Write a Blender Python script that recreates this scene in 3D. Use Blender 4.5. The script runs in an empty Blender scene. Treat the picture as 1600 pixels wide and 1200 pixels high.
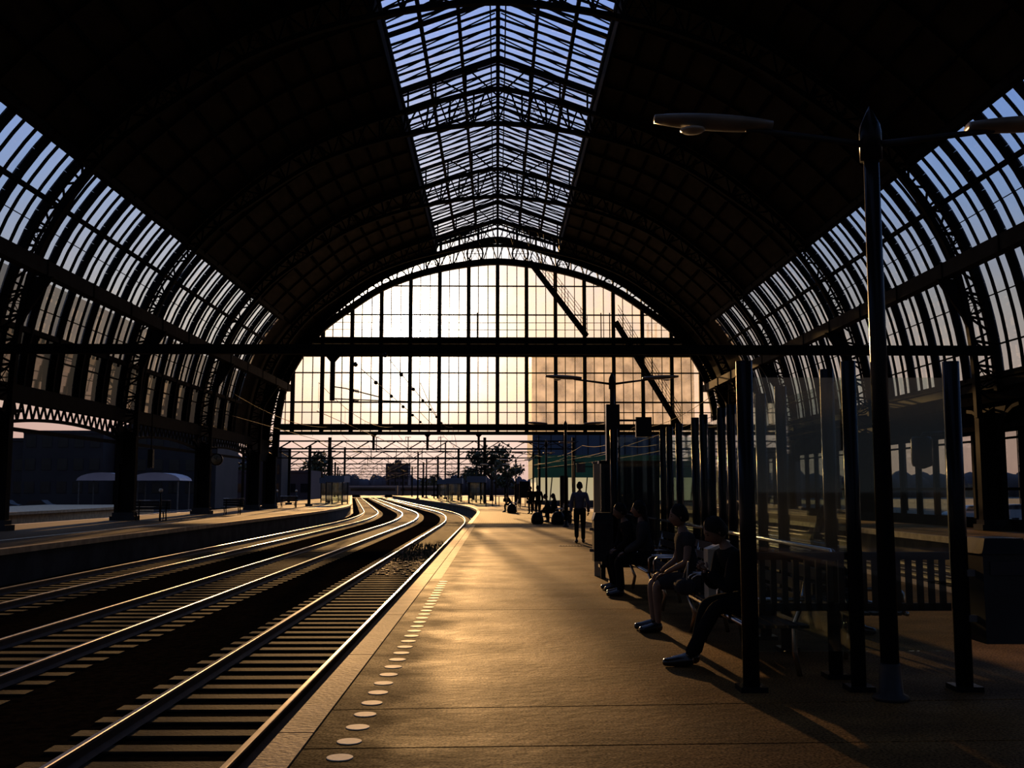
import bpy, math, random
from mathutils import Vector, Matrix
PI = math.pi
C = bpy.context.scene.collection
random.seed(7)

# ------------------------------------------------------------------ camera, sky, sun, exposure
F = 1600.0
PITCH = math.atan(166 / 1600)
YAW = math.atan(23 / 1600 * math.cos(PITCH))
EYE = 1.55
cam_d = bpy.data.cameras.new('camera')
cam_d.sensor_width = 36.0
cam_d.lens = 36.0 * F / 1600
cam_d.clip_end = 3000
cam = bpy.data.objects.new('camera', cam_d)
C.objects.link(cam)
cam.location = (0, 0, EYE)
cam.rotation_euler = (PI / 2 + PITCH, 0, -YAW)
bpy.context.scene.camera = cam

SUN = Vector((-8.37, 100.0, 15.85)).normalized()

def world():
    w = bpy.data.worlds.new('sunset_sky')
    bpy.context.scene.world = w
    w.use_nodes = True
    nt = w.node_tree
    N, L = nt.nodes, nt.links
    N.clear()
    out = N.new('ShaderNodeOutputWorld')
    bg = N.new('ShaderNodeBackground')
    L.new(bg.outputs[0], out.inputs[0])
    tc = N.new('ShaderNodeTexCoord')
    nrm = N.new('ShaderNodeVectorMath'); nrm.operation = 'NORMALIZE'
    L.new(tc.outputs['Generated'], nrm.inputs[0])
    sep = N.new('ShaderNodeSeparateXYZ'); L.new(nrm.outputs[0], sep.inputs[0])
    def m(op, a, b=None, clamp=False):
        n = N.new('ShaderNodeMath'); n.operation = op; n.use_clamp = clamp
        for i, v in enumerate((a, b)):
            if v is None: continue
            if isinstance(v, (int, float)): n.inputs[i].default_value = v
            else: L.new(v, n.inputs[i])
        return n.outputs[0]
    def mix(f, a, b):
        n = N.new('ShaderNodeMix'); n.data_type = 'RGBA'
        L.new(f, n.inputs[0])
        for i, v in ((6, a), (7, b)):
            if isinstance(v, tuple): n.inputs[i].default_value = (*v, 1)
            else: L.new(v, n.inputs[i])
        return n.outputs[2]
    def ramp(v, stops):
        n = N.new('ShaderNodeValToRGB')
        e = n.color_ramp.elements
        while len(e) < len(stops): e.new(0.5)
        for k, (p, c) in enumerate(stops):
            e[k].position = p; e[k].color = (*c, 1)
        L.new(v, n.inputs[0])
        return n.outputs[0]
    dot = N.new('ShaderNodeVectorMath'); dot.operation = 'DOT_PRODUCT'
    L.new(nrm.outputs[0], dot.inputs[0]); dot.inputs[1].default_value = SUN
    ang = m('ARCCOSINE', m('MINIMUM', dot.outputs['Value'], 0.999999))
    z = sep.outputs['Z']
    # sky towards the sun / away from the sun, both by elevation (sin of elevation)
    toward = ramp(z, [(0.0, (.62, .37, .31)), (.06, (.60, .38, .32)), (.10, (.55, .40, .30)), (.17, (.42, .38, .34)), (.26, (.27, .38, .60)), (.42, (.20, .39, .92)), (1.0, (.15, .27, .60))])
    away = ramp(z, [(0.0, (.06, .065, .07)), (.08, (.06, .065, .08)), (.3, (.055, .07, .12)), (1.0, (.05, .08, .18))])
    side = m('MULTIPLY_ADD', dot.outputs['Value'], 0.62); 
    side.node.inputs[2].default_value = 0.38; side.node.use_clamp = True
    base = mix(side, away, toward)
    def lobe(width, power, amp):
        r = m('DIVIDE', ang, math.radians(width))
        if power != 1: r = m('POWER', r, power)
        return m('MULTIPLY', m('EXPONENT', m('MULTIPLY', r, -1.0)), amp)
    def scale(col, v):
        n = N.new('ShaderNodeVectorMath'); n.operation = 'SCALE'
        n.inputs[0].default_value = col; L.new(v, n.inputs['Scale'])
        return n.outputs[0]
    def add(a, b):
        n = N.new('ShaderNodeVectorMath'); n.operation = 'ADD'
        L.new(a, n.inputs[0]); L.new(b, n.inputs[1]); return n.outputs[0]
    band = N.new('ShaderNodeMapRange'); band.inputs[1].default_value = .0; band.inputs[2].default_value = .10; band.inputs[3].default_value = .30; band.inputs[4].default_value = 1.0
    L.new(z, band.inputs[0])
    glow = add(scale((1, .84, .66), m('MULTIPLY', lobe(6.6, 1, 2.3), band.outputs[0])), scale((1, .86, .66), lobe(2.9, 2, 9.0)))
    glow = add(glow, scale((1, .9, .75), lobe(.7, 2, 60.0)))
    up = m('GREATER_THAN', z, -0.002)
    sky = add(base, glow)
    fin = mix(up, (.02, .018, .016), sky)
    L.new(fin, bg.inputs[0])
    bg.inputs[1].default_value = 1.0
world()

sd = bpy.data.lights.new('low_evening_sun', 'SUN')
sd.energy = 7.5
sd.angle = math.radians(0.7)
sd.color = (1.0, .55, .20)
sun = bpy.data.objects.new('low_evening_sun', sd)
C.objects.link(sun)
sun.rotation_euler = SUN.to_track_quat('Z', 'Y').to_euler()
sun.location = SUN * 300

vs = bpy.context.scene.view_settings
vs.view_transform = 'Standard'
vs.look = 'None'
vs.exposure = 0.0
vs.gamma = 1.0
vs.use_curve_mapping = False
cy = bpy.context.scene.cycles
cy.transparent_max_bounces = 24
cy.max_bounces = 6
cy.sample_clamp_indirect = 4.0
cy.use_denoising = True

# ------------------------------------------------------------------ materials
def mat(name, c1, c2=None, rough=.6, metal=0.0, scale=6.0, bump=0.0, spec=.5, detail=6.0, rough2=None, stretch=None, glow=None):
    m_ = bpy.data.materials.new(name); m_.use_nodes = True
    nt = m_.node_tree; N, L = nt.nodes, nt.links
    b = N['Principled BSDF']
    b.inputs['Roughness'].default_value = rough
    b.inputs['Metallic'].default_value = metal
    b.inputs['Specular IOR Level'].default_value = spec
    b.inputs['Base Color'].default_value = (*c1, 1)
    if c2 is None: c2 = tuple(x * .6 for x in c1)
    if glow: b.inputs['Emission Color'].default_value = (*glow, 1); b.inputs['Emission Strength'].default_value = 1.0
    tc = N.new('ShaderNodeTexCoord')
    mp = N.new('ShaderNodeMapping')
    if stretch: mp.inputs['Scale'].default_value = stretch
    L.new(tc.outputs['Object'], mp.inputs[0])
    no = N.new('ShaderNodeTexNoise'); no.inputs['Scale'].default_value = scale; no.inputs['Detail'].default_value = detail
    L.new(mp.outputs[0], no.inputs['Vector'])
    r = N.new('ShaderNodeValToRGB')
    r.color_ramp.elements[0].position = .35; r.color_ramp.elements[0].color = (*c2, 1)
    r.color_ramp.elements[1].position = .65; r.color_ramp.elements[1].color = (*c1, 1)
    L.new(no.outputs['Fac'], r.inputs[0]); L.new(r.outputs[0], b.inputs['Base Color'])
    if rough2 is not None:
        mr = N.new('ShaderNodeMapRange'); mr.inputs[1].default_value = .3; mr.inputs[2].default_value = .7
        mr.inputs[3].default_value = rough; mr.inputs[4].default_value = rough2
        L.new(no.outputs['Fac'], mr.inputs[0]); L.new(mr.outputs[0], b.inputs['Roughness'])
    if bump:
        n2 = N.new('ShaderNodeTexNoise'); n2.inputs['Scale'].default_value = scale * 8; n2.inputs['Detail'].default_value = 4
        L.new(mp.outputs[0], n2.inputs['Vector'])
        bp = N.new('ShaderNodeBump'); bp.inputs['Strength'].default_value = bump; bp.inputs['Distance'].default_value = .02
        L.new(n2.outputs['Fac'], bp.inputs['Height']); L.new(bp.outputs[0], b.inputs['Normal'])
    return m_

def glass_mat(name, tint, dirt=.15, dirt_col=(.8, .75, .7), scale=1.2, gloss=1.0, dirt_lo=0.0, power=.5):
    m_ = bpy.data.materials.new(name); m_.use_nodes = True
    nt = m_.node_tree; N, L = nt.nodes, nt.links
    N.clear()
    out = N.new('ShaderNodeOutputMaterial')
    tr = N.new('ShaderNodeBsdfTransparent'); tr.inputs[0].default_value = (*tint, 1)
    tl = N.new('ShaderNodeBsdfTranslucent'); tl.inputs[0].default_value = (*dirt_col, 1)
    gl = N.new('ShaderNodeBsdfGlossy'); gl.inputs['Roughness'].default_value = .02
    gl.inputs[0].default_value = (gloss, gloss, gloss, 1)
    tc = N.new('ShaderNodeTexCoord')
    no = N.new('ShaderNodeTexNoise'); no.inputs['Scale'].default_value = scale; no.inputs['Detail'].default_value = 8
    L.new(tc.outputs['Object'], no.inputs['Vector'])
    mr = N.new('ShaderNodeMapRange'); mr.inputs[1].default_value = .35; mr.inputs[2].default_value = .7
    mr.inputs[3].default_value = dirt_lo; mr.inputs[4].default_value = dirt
    L.new(no.outputs['Fac'], mr.inputs[0])
    m1 = N.new('ShaderNodeMixShader'); L.new(mr.outputs[0], m1.inputs[0]); L.new(tr.outputs[0], m1.inputs[1]); L.new(tl.outputs[0], m1.inputs[2])
    lw = N.new('ShaderNodeLayerWeight'); lw.inputs[0].default_value = .5
    pw = N.new('ShaderNodeMath'); pw.operation = 'POWER'; L.new(lw.outputs['Facing'], pw.inputs[0]); pw.inputs[1].default_value = 5.0
    fr = N.new('ShaderNodeMath'); fr.operation = 'MULTIPLY_ADD'; L.new(pw.outputs[0], fr.inputs[0]); fr.inputs[1].default_value = .92; fr.inputs[2].default_value = .06
    m2 = N.new('ShaderNodeMixShader'); L.new(fr.outputs[0], m2.inputs[0]); L.new(m1.outputs[0], m2.inputs[1]); L.new(gl.outputs[0], m2.inputs[2])
    L.new(m2.outputs[0], out.inputs[0])
    return m_

def brick_mat(name, c1, c2, mortar, sx, rough=.5):
    m_ = mat(name, c1, c2, rough=.8, scale=3, bump=.3, spec=.04)
    nt = m_.node_tree; N, L = nt.nodes, nt.links
    b = N['Principled BSDF']
    br = N.new('ShaderNodeTexBrick')
    br.inputs['Color1'].default_value = (*c1, 1); br.inputs['Color2'].default_value = (*c2, 1); br.inputs['Mortar'].default_value = (*mortar, 1)
    br.inputs['Scale'].default_value = sx; br.inputs['Mortar Size'].default_value = .03
    tc = N.new('ShaderNodeTexCoord'); L.new(tc.outputs['Object'], br.inputs['Vector'])
    L.new(br.outputs[0], b.inputs['Base Color'])
    return m_

M = dict(
    iron=mat('painted_iron', (.012, .012, .010), (.007, .007, .006), rough=.75, spec=.06, scale=2),
    iron2=mat('weathered_iron', (.018, .016, .012), (.010, .009, .007), rough=.9, spec=.0, scale=3),
    cream=mat('grey_painted_beam', (.045, .043, .034), (.03, .028, .022), rough=.8, spec=.05, scale=1.5),
    wood=mat('dark_roof_boards', (.026, .020, .011), (.012, .009, .005), rough=.85, spec=.10, scale=2, stretch=(1, .3, 1), bump=.2),
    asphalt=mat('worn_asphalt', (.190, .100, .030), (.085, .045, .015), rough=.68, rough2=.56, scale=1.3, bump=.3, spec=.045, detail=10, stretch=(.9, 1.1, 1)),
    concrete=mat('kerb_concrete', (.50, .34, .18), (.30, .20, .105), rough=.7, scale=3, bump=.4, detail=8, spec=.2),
    pconcrete=mat('platform_wall_concrete', (.055, .055, .055), (.03, .03, .03), rough=.9, spec=.05, scale=1),
    brick=brick_mat('brick_paving', (.120, .074, .040), (.085, .054, .030), (.02, .014, .009), 2.2),
    ballast=mat('dark_ballast', (.010, .008, .006), (.004, .0035, .003), rough=1.0, scale=9, bump=1.0, spec=.0),
    sleeper=mat('timber_sleeper', (.050, .042, .030), (.024, .020, .014), rough=.85, spec=.05, scale=4, bump=.4),
    rail=mat('polished_rail_steel', (.46, .42, .42), (.32, .28, .27), rough=.33, metal=1.0, scale=5),
    railside=mat('rusty_rail_web', (.05, .028, .016), (.03, .018, .01), rough=.7, scale=8),
    white=mat('white_marker_tile', (.82, .76, .60), (.66, .60, .46), rough=.6, spec=.2, scale=12),
    chrome=mat('brushed_steel_tube', (.62, .56, .50), (.5, .45, .4), rough=.25, metal=1.0, scale=6),
    black=mat('black_painted_steel', (.010, .010, .010), (.006, .006, .007), rough=.25, spec=.12, scale=4),
    dark=mat('dark_grey_metal', (.022, .022, .023), (.014, .014, .015), rough=.5, spec=.25, scale=4),
    grey=mat('grey_metal', (.16, .15, .14), (.11, .10, .09), rough=.5, scale=4),
    lamp=mat('lamp_housing', (.22, .19, .15), (.14, .12, .10), rough=.35, scale=5),
    diffuser=mat('lamp_diffuser', (.55, .52, .45), (.45, .42, .36), rough=.3, scale=5),
    beige=mat('beige_panel', (.42, .36, .26), (.34, .29, .2), rough=.6, scale=3),
    poster=mat('dark_poster', (.02, .03, .028), (.01, .014, .014), rough=.3, scale=2),
    skin=mat('skin', (.20, .115, .07), (.15, .085, .05), rough=.55, scale=8),
    mouth=mat('lips', (.16, .06, .05), rough=.5),
    hair=mat('dark_hair', (.012, .008, .005), (.007, .005, .003), rough=.6, spec=.15, scale=20),
    shirt_blue=mat('blue_grey_shirt', (.09, .10, .15), (.06, .07, .11), rough=.8, scale=6),
    cloth_dark=mat('dark_cloth', (.012, .011, .011), (.007, .007, .007), rough=.95, spec=.05, scale=6),
    cloth_grey=mat('grey_cloth', (.045, .043, .042), (.03, .029, .029), rough=.95, spec=.05, scale=6),
    leather=mat('polished_black_leather', (.018, .014, .012), (.010, .008, .007), rough=.18, scale=6),
    foliage=mat('foliage', (.07, .085, .035), (.03, .04, .018), rough=.7, scale=2),
    bark=mat('bark', (.05, .04, .03), rough=.85, scale=6),
    far=mat('hazy_distant_wall', (.085, .07, .085), (.065, .055, .07), rough=.8, scale=.1),  # distance haze is mixed into this purplish base colour
    winpale=mat('pale_window', (.30, .32, .36), (.18, .20, .24), rough=.3, scale=.5),
    farblue=mat('blue_grey_facade', (.085, .13, .20), (.06, .10, .16), rough=.6, scale=.2),
    fargreen=mat('green_facade', (.06, .24, .10), (.04, .15, .07), rough=.6, scale=.2),
    farcream=mat('cream_wall_added_glow', (.85, .72, .48), (.65, .55, .38), rough=.7, scale=.4, glow=(.42, .34, .19)),  # added emission stands in for sunlight on the cream wall
    leftbldg=mat('bluish_brick', (.046, .040, .040), (.030, .027, .029), rough=.8, scale=.3),
    dome=mat('pale_canopy_sheet', (.60, .52, .54), (.5, .42, .45), rough=.5, scale=.4),
    train=mat('train_panel', (.20, .17, .17), (.12, .10, .10), rough=.4, scale=.3),
    carpaint=mat('pale_car_paint', (.5, .55, .65), (.42, .48, .58), rough=.25, scale=1),
    glassdark=mat('dark_window_glass', (.02, .022, .028), (.012, .013, .018), rough=.1, scale=1),
    clockface=mat('clock_face', (.22, .22, .15), (.17, .17, .11), rough=.4, scale=6),
    ground=mat('dusty_ground', (.085, .065, .05), (.04, .032, .026), rough=.85, scale=.3, bump=.3),
    screen=glass_mat('gable_screen_glass', (.93, .93, .95), dirt=.52, dirt_lo=.24, dirt_col=(.72, .70, .68), scale=.9),
    sky_glass=glass_mat('ridge_glass', (.86, .88, .92), dirt=.16, dirt_lo=.03, scale=.8),
    side_glass=glass_mat('side_glass', (.80, .86, .94), dirt=.13, dirt_lo=.03, dirt_col=(.6, .6, .6), scale=1.0),
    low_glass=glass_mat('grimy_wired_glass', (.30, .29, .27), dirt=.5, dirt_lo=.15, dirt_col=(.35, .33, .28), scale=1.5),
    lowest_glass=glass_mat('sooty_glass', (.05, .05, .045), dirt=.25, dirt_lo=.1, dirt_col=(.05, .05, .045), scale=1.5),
    wall_glass=glass_mat('wall_window_glass', (.62, .66, .60), dirt=.15, dirt_lo=.02, dirt_col=(.3, .3, .3), scale=1.5),
    shelter_glass=glass_mat('windscreen_glass', (.80, .86, .84), dirt=.012, dirt_lo=.0, scale=2),
)

def edge_grime():
    # tarry grime worn into the asphalt along the kerb, with an irregular border, plus fine pale grit
    nt = M['asphalt'].node_tree; N, L = nt.nodes, nt.links
    b = N['Principled BSDF']; src = b.inputs['Base Color'].links[0].from_socket
    tc = N.new('ShaderNodeTexCoord'); sp = N.new('ShaderNodeSeparateXYZ'); L.new(tc.outputs['Object'], sp.inputs[0])
    no = N.new('ShaderNodeTexNoise'); no.inputs['Scale'].default_value = 2.2; no.inputs['Detail'].default_value = 9; L.new(tc.outputs['Object'], no.inputs['Vector'])
    ad = N.new('ShaderNodeMath'); ad.operation = 'MULTIPLY_ADD'; L.new(no.outputs['Fac'], ad.inputs[0]); ad.inputs[1].default_value = -.9; L.new(sp.outputs['X'], ad.inputs[2])
    mr = N.new('ShaderNodeMapRange'); L.new(ad.outputs[0], mr.inputs[0]); mr.inputs[1].default_value = -1.25; mr.inputs[2].default_value = -.85; mr.inputs[3].default_value = .38; mr.inputs[4].default_value = 1.0
    gr = N.new('ShaderNodeTexNoise'); gr.inputs['Scale'].default_value = 55; gr.inputs['Detail'].default_value = 3; L.new(tc.outputs['Object'], gr.inputs['Vector'])
    g2 = N.new('ShaderNodeMapRange'); L.new(gr.outputs['Fac'], g2.inputs[0]); g2.inputs[1].default_value = .35; g2.inputs[2].default_value = .72; g2.inputs[3].default_value = .35; g2.inputs[4].default_value = 1.9
    mu = N.new('ShaderNodeMath'); mu.operation = 'MULTIPLY'; L.new(mr.outputs[0], mu.inputs[0]); L.new(g2.outputs[0], mu.inputs[1])
    sc = N.new('ShaderNodeVectorMath'); sc.operation = 'SCALE'; L.new(src, sc.inputs[0]); L.new(mu.outputs[0], sc.inputs['Scale'])
    L.new(sc.outputs[0], b.inputs['Base Color'])
    big = N.new('ShaderNodeTexNoise'); big.inputs['Scale'].default_value = .8; big.inputs['Detail'].default_value = 10; L.new(tc.outputs['Object'], big.inputs['Vector'])
    b2 = N.new('ShaderNodeMapRange'); L.new(big.outputs['Fac'], b2.inputs[0]); b2.inputs[1].default_value = .35; b2.inputs[2].default_value = .65; b2.inputs[3].default_value = .45; b2.inputs[4].default_value = 1.1
    m2 = N.new('ShaderNodeMath'); m2.operation = 'MULTIPLY'; L.new(mu.outputs[0], m2.inputs[0]); L.new(mr.outputs[0], m2.inputs[1])
    m3 = N.new('ShaderNodeMath'); m3.operation = 'MULTIPLY'; L.new(m2.outputs[0], m3.inputs[0]); L.new(b2.outputs[0], m3.inputs[1])
    m4 = N.new('ShaderNodeMath'); m4.operation = 'MULTIPLY'; L.new(m3.outputs[0], m4.inputs[0]); m4.inputs[1].default_value = .032
    L.new(m4.outputs[0], b.inputs['Specular IOR Level'])
edge_grime()

# ------------------------------------------------------------------ helpers
def tag(o, label=None, cat=None, group=None, kind=None):
    if label: o['label'] = label
    if cat: o['category'] = cat
    if group: o['group'] = group
    if kind: o['kind'] = kind
    return o

def empty(name, loc=(0, 0, 0), rz=0.0, **k):
    o = bpy.data.objects.new(name, None); C.objects.link(o)
    o.location = loc; o.rotation_euler = (0, 0, rz); o.empty_display_size = .2
    return tag(o, **k)

def link_mesh(name, me, parent=None):
    o = bpy.data.objects.new(name, me); C.objects.link(o)
    if parent is not None: o.parent = parent
    return o

class MB:
    def __init__(s): s.v = []; s.f = []; s.sm = []
    def add(s, vs_, fs, smooth=False):
        n = len(s.v); s.v += [tuple(p) for p in vs_]; s.f += [tuple(i + n for i in f) for f in fs]; s.sm += [smooth] * len(fs)
        return s
    def box(s, cx, cy, cz, sx, sy, sz, rz=0.0):
        c, q = math.cos(rz), math.sin(rz); P = []
        for dz in (-.5, .5):
            for dx, dy in ((-.5, -.5), (.5, -.5), (.5, .5), (-.5, .5)):
                x, y = dx * sx, dy * sy
                P.append((cx + x * c - y * q, cy + x * q + y * c, cz + dz * sz))
        return s.add(P, [(3, 2, 1, 0), (4, 5, 6, 7), (0, 1, 5, 4), (1, 2, 6, 5), (2, 3, 7, 6), (3, 0, 4, 7)])
    def bbox(s, x0, x1, y0, y1, z0, z1): return s.box((x0 + x1) / 2, (y0 + y1) / 2, (z0 + z1) / 2, abs(x1 - x0), abs(y1 - y0), abs(z1 - z0))
    def bar(s, p, q, w, h, up=(0, 0, 1)):
        p, q = Vector(p), Vector(q); d = (q - p)
        if d.length < 1e-6: return s
        d.normalize(); u = Vector(up)
        if abs(d.dot(u)) > .99: u = Vector((0, 1, 0)) if abs(d.y) < .9 else Vector((1, 0, 0))
        a = d.cross(u).normalized(); b = a.cross(d).normalized()
        P = [e + a * (i * w / 2) + b * (j * h / 2) for e in (p, q) for i, j in ((-1, -1), (1, -1), (1, 1), (-1, 1))]
        return s.add(P, [(3, 2, 1, 0), (4, 5, 6, 7), (0, 1, 5, 4), (1, 2, 6, 5), (2, 3, 7, 6), (3, 0, 4, 7)])
    def tube(s, pts, r, n=8, r2=None, caps=True):
        pts = [Vector(p) for p in pts]; P = []; m = len(pts)
        for i, p in enumerate(pts):
            d = (pts[min(i + 1, m - 1)] - pts[max(i - 1, 0)]).normalized()
            u = Vector((0, 0, 1)) if abs(d.z) < .95 else Vector((0, 1, 0))
            a = d.cross(u).normalized(); b = a.cross(d).normalized()
            rr = r if r2 is None else r + (r2 - r) * i / (m - 1)
            P += [p + a * (rr * math.cos(2 * PI * k / n)) + b * (rr * math.sin(2 * PI * k / n)) for k in range(n)]
        Fs = [(i * n + k, i * n + (k + 1) % n, (i + 1) * n + (k + 1) % n, (i + 1) * n + k) for i in range(m - 1) for k in range(n)]
        if caps: Fs += [tuple(range(n - 1, -1, -1)), tuple(range((m - 1) * n, m * n))]
        return s.add(P, Fs, True)
    def lathe(s, prof, c, n=16, axis='z'):
        P = []
        for r, h in prof:
            for k in range(n):
                a = 2 * PI * k / n; x, y = r * math.cos(a), r * math.sin(a)
                P.append((c[0] + x, c[1] + y, c[2] + h) if axis == 'z' else (c[0] + x, c[1] + h, c[2] + y) if axis == 'y' else (c[0] + h, c[1] + x, c[2] + y))
        m = len(prof)
        Fs = [(i * n + k, i * n + (k + 1) % n, (i + 1) * n + (k + 1) % n, (i + 1) * n + k) for i in range(m - 1) for k in range(n)]
        Fs += [tuple(range(n - 1, -1, -1)), tuple(range((m - 1) * n, m * n))]
        return s.add(P, Fs, True)
    def quad(s, a, b, c, d): return s.add([a, b, c, d], [(0, 1, 2, 3)])
    def prism(s, poly, d):
        """poly: list of 3D points, extruded by vector d"""
        n = len(poly); P = [Vector(p) for p in poly]; Q = [p + Vector(d) for p in P]
        Fs = [tuple(range(n - 1, -1, -1)), tuple(range(n, 2 * n))] + [(k, (k + 1) % n, n + (k + 1) % n, n + k) for k in range(n)]
        return s.add(P + Q, Fs)
    def ribbon(s, secs):
        """loft a list of equal-length closed cross sections"""
        n = len(secs[0]); P = [p for sc in secs for p in sc]; m = len(secs)
        Fs = [(i * n + k, i * n + (k + 1) % n, (i + 1) * n + (k + 1) % n, (i + 1) * n + k) for i in range(m - 1) for k in range(n)]
        Fs += [tuple(range(n - 1, -1, -1)), tuple(range((m - 1) * n, m * n))]
        return s.add(P, Fs)
    def mesh(s, name, m_):
        me = bpy.data.meshes.new(name); me.from_pydata(s.v, [], s.f)
        for p, k in zip(me.polygons, s.sm): p.use_smooth = k
        for mm in (m_ if isinstance(m_, (list, tuple)) else [m_]): me.materials.append(M[mm])
        me.update(); return me
    def build(s, name, m_, parent=None, **k): return tag(link_mesh(name, s.mesh(name, m_), parent), **k)

def children(o): return [c for c in bpy.data.objects if c.parent == o]
def copy_tree(o, parent=None):
    c = o.copy(); C.objects.link(c); c.parent = parent
    for ch in children(o): copy_tree(ch, c)
    return c
def dup(o, loc=None, rz=None, **k):
    c = copy_tree(o)
    if loc is not None: c.location = loc
    if rz is not None: c.rotation_euler = (0, 0, rz)
    return tag(c, **k)

def off(y):
    """leftward shift of tracks and platforms where they curve beyond the hall"""
    if y < 68: return 0.0
    if y < 118: return (y - 68) ** 2 / 710.0
    return 3.52 + .141 * (y - 118)
def ys(y0, y1):
    a = [y0]; y = y0
    while y < y1:
        y += 6 if y < 60 else 4 if y < 125 else 20
        a.append(min(y, y1))
    return a

# ------------------------------------------------------------------ hall profile
INN = [(0, 21.45), (2.66, 21.22), (5.18, 20.75), (7.68, 20.06), (10.2, 19.0), (12.66, 17.4), (15.05, 15.6), (16.6, 13.8), (17.75, 11.9), (18.35, 10.4), (18.75, 8.45), (18.95, 6.5), (19.0, 4.4), (19.0, 2.2), (19.0, 0)]
OUT = [(0, 23.4), (2.6, 22.85), (5.0, 22.1), (7.9, 21.1), (10.6, 19.8), (13.0, 18.1), (15.3, 16.1), (17.0, 14.2), (18.3, 12.2), (19.05, 10.3), (19.55, 8.3), (19.8, 6.4), (19.85, 4.4), (19.85, 2.2), (19.85, 0)]
def cr(P, n):
    R = []
    for i in range(len(P) - 1):
        p0 = P[i - 1] if i else (-P[1][0], P[1][1]); p1 = P[i]; p2 = P[i + 1]; p3 = P[min(i + 2, len(P) - 1)]
        for k in range(n):
            t = k / n
            R.append(tuple(.5 * (2 * b + (c - a) * t + (2 * a - 5 * b + 4 * c - d) * t * t + (3 * b - a - 3 * c + d) * t ** 3) for a, b, c, d in zip(p0, p1, p2, p3)))
    R.append(P[-1]); return R
ip, op = cr(INN, 4), cr(OUT, 4)
def out_x(z):
    for a, b in zip(op, op[1:]):
        if a[1] >= z >= b[1]: return a[0] + (b[0] - a[0]) * (a[1] - z) / max(1e-6, a[1] - b[1])
    return op[-1][0]
def out_z(x, P=None):
    P = P or op
    for a, b in zip(P, P[1:]):
        if a[0] <= x <= b[0] and b[0] > a[0]: return a[1] + (b[1] - a[1]) * (x - a[0]) / (b[0] - a[0])
    return 0

def section(za, zb, n=12, d=.15):
    """points on the outer skin (offset d outwards) between two heights, both positive x"""
    R = []
    for k in range(n + 1):
        z = za + (zb - za) * k / n; x = out_x(z)
        x2 = out_x(z - .05); t = Vector((x2 - x, 0, -.05)).normalized()
        R.append((x + d * -t.z, z + d * t.x))
    return R

# ------------------------------------------------------------------ ground, platforms, tracks
MB().bbox(-500, 500, -30, 1500, -1.6, -1.02).build('ground', 'ground', label='dusty open ground spreading beyond the station hall', cat='ground', kind='structure')
def strip(mb, x0, x1, ya, yb, zt, zb, bend=True):
    secs = []
    for y in ys(ya, yb):
        o = off(y) if bend else 0
        secs.append([(x0 - o, y, zb), (x1 - o, y, zb), (x1 - o, y, zt), (x0 - o, y, zt)])
    return mb.ribbon(secs)
strip(MB(), -12.9, -1.6, -12, 340, -.93, -1.3).build('ballast_ground', 'ballast', label='dark stone ballast of the sunken track bed between the platforms', cat='track bed', kind='structure')
strip(MB(), 7.5, 14.9, -12, 340, -.93, -1.3).build('ballast_ground', 'ballast', label='dark stone ballast of the sunken track bed right of the platform', cat='track bed', kind='structure')
strip(MB(), -33.5, -22.3, -12, 340, -.93, -1.3).build('ballast_ground', 'ballast', label='dark stone ballast of the track bed beyond the left platform', cat='track bed', kind='structure')

pf = empty('platform_floor', label='long island platform of worn asphalt with a pale kerb', cat='platform', kind='structure')
strip(MB(), -1.25, 7.15, -12, 300, -.06, -1.2).build('platform_wall', 'pconcrete', pf)
sl = MB()
cuts = [(-12, 0), (6.42, .035), (7.55, .06), (13.6, .02), (22.5, .03), (34, .02), (46.2, 0)]
for (a, sa), (b, sb) in zip(cuts, cuts[1:]):
    x0, x1 = -1.165, 7.1; g = .012
    sl.prism([(x0, a + g + sa * x0, -.06), (x1, a + g + sa * x1, -.06), (x1, b - g + sb * x1, -.06), (x0, b - g + sb * x0, -.06)], (0, 0, .06))
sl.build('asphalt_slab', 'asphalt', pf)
strip(MB(), -1.165, 7.1, 46.5, 300, 0, -.06).build('brick_paving', 'brick', pf)
strip(MB(), -1.165, 7.1, 46.22, 46.48, .001, -.06).build('edging_strip', 'concrete', pf)
kb = MB(); y = -12.1; random.seed(3)
while y < 300:
    L_ = 3.15 if y < 60 else 6.0
    g = .012
    sec = []
    for yy in (y + g, y + L_ - g):
        o = off(yy); sec.append([(-1.40 - o, yy, -.16), (-1.18 - o, yy, -.16), (-1.18 - o, yy, .0), (-1.40 - o, yy, .0)])
    kb.ribbon(sec)
    y += L_
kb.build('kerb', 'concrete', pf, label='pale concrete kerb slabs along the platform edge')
strip(MB(), -1.16, -.98, 18.2, 46, .004, -.02).build('worn_edge_band', 'concrete', pf, label='pale worn band beside the kerb beyond the marker discs')
strip(MB(), 6.9, 7.3, -12, 300, .002, -.16).build('kerb', 'concrete', pf, label='pale kerb on the right side of the platform')

pl = empty('platform_floor', label='left island platform with brown paving, beyond three tracks', cat='platform', kind='structure')
strip(MB(), -21.9, -13.2, -12, 310, -.02, -1.2).build('platform_wall', 'pconcrete', pl)
strip(MB(), -21.8, -13.35, -12, 310, 0, -.03).build('paving', 'brick', pl)
strip(MB(), -13.35, -13.1, -12, 310, .002, -.16).build('kerb', 'concrete', pl)
strip(MB(), -15.5, -15.35, -12, 120, .004, -.01).build('guide_line', 'white', pl, label='white guide line along the left platform')
strip(MB(), -22.1, -21.8, -12, 310, .002, -.16).build('kerb', 'concrete', pl)
pr = empty('platform_floor', label='dark platform along the right wall of the hall', cat='platform', kind='structure')
strip(MB(), 15.2, 25.5, -12, 160, -.01, -1.2, False).build('platform_body', 'asphalt', pr)
strip(MB(), 15.0, 15.25, -12, 160, .0, -.2, False).build('kerb', 'concrete', pr)
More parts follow.
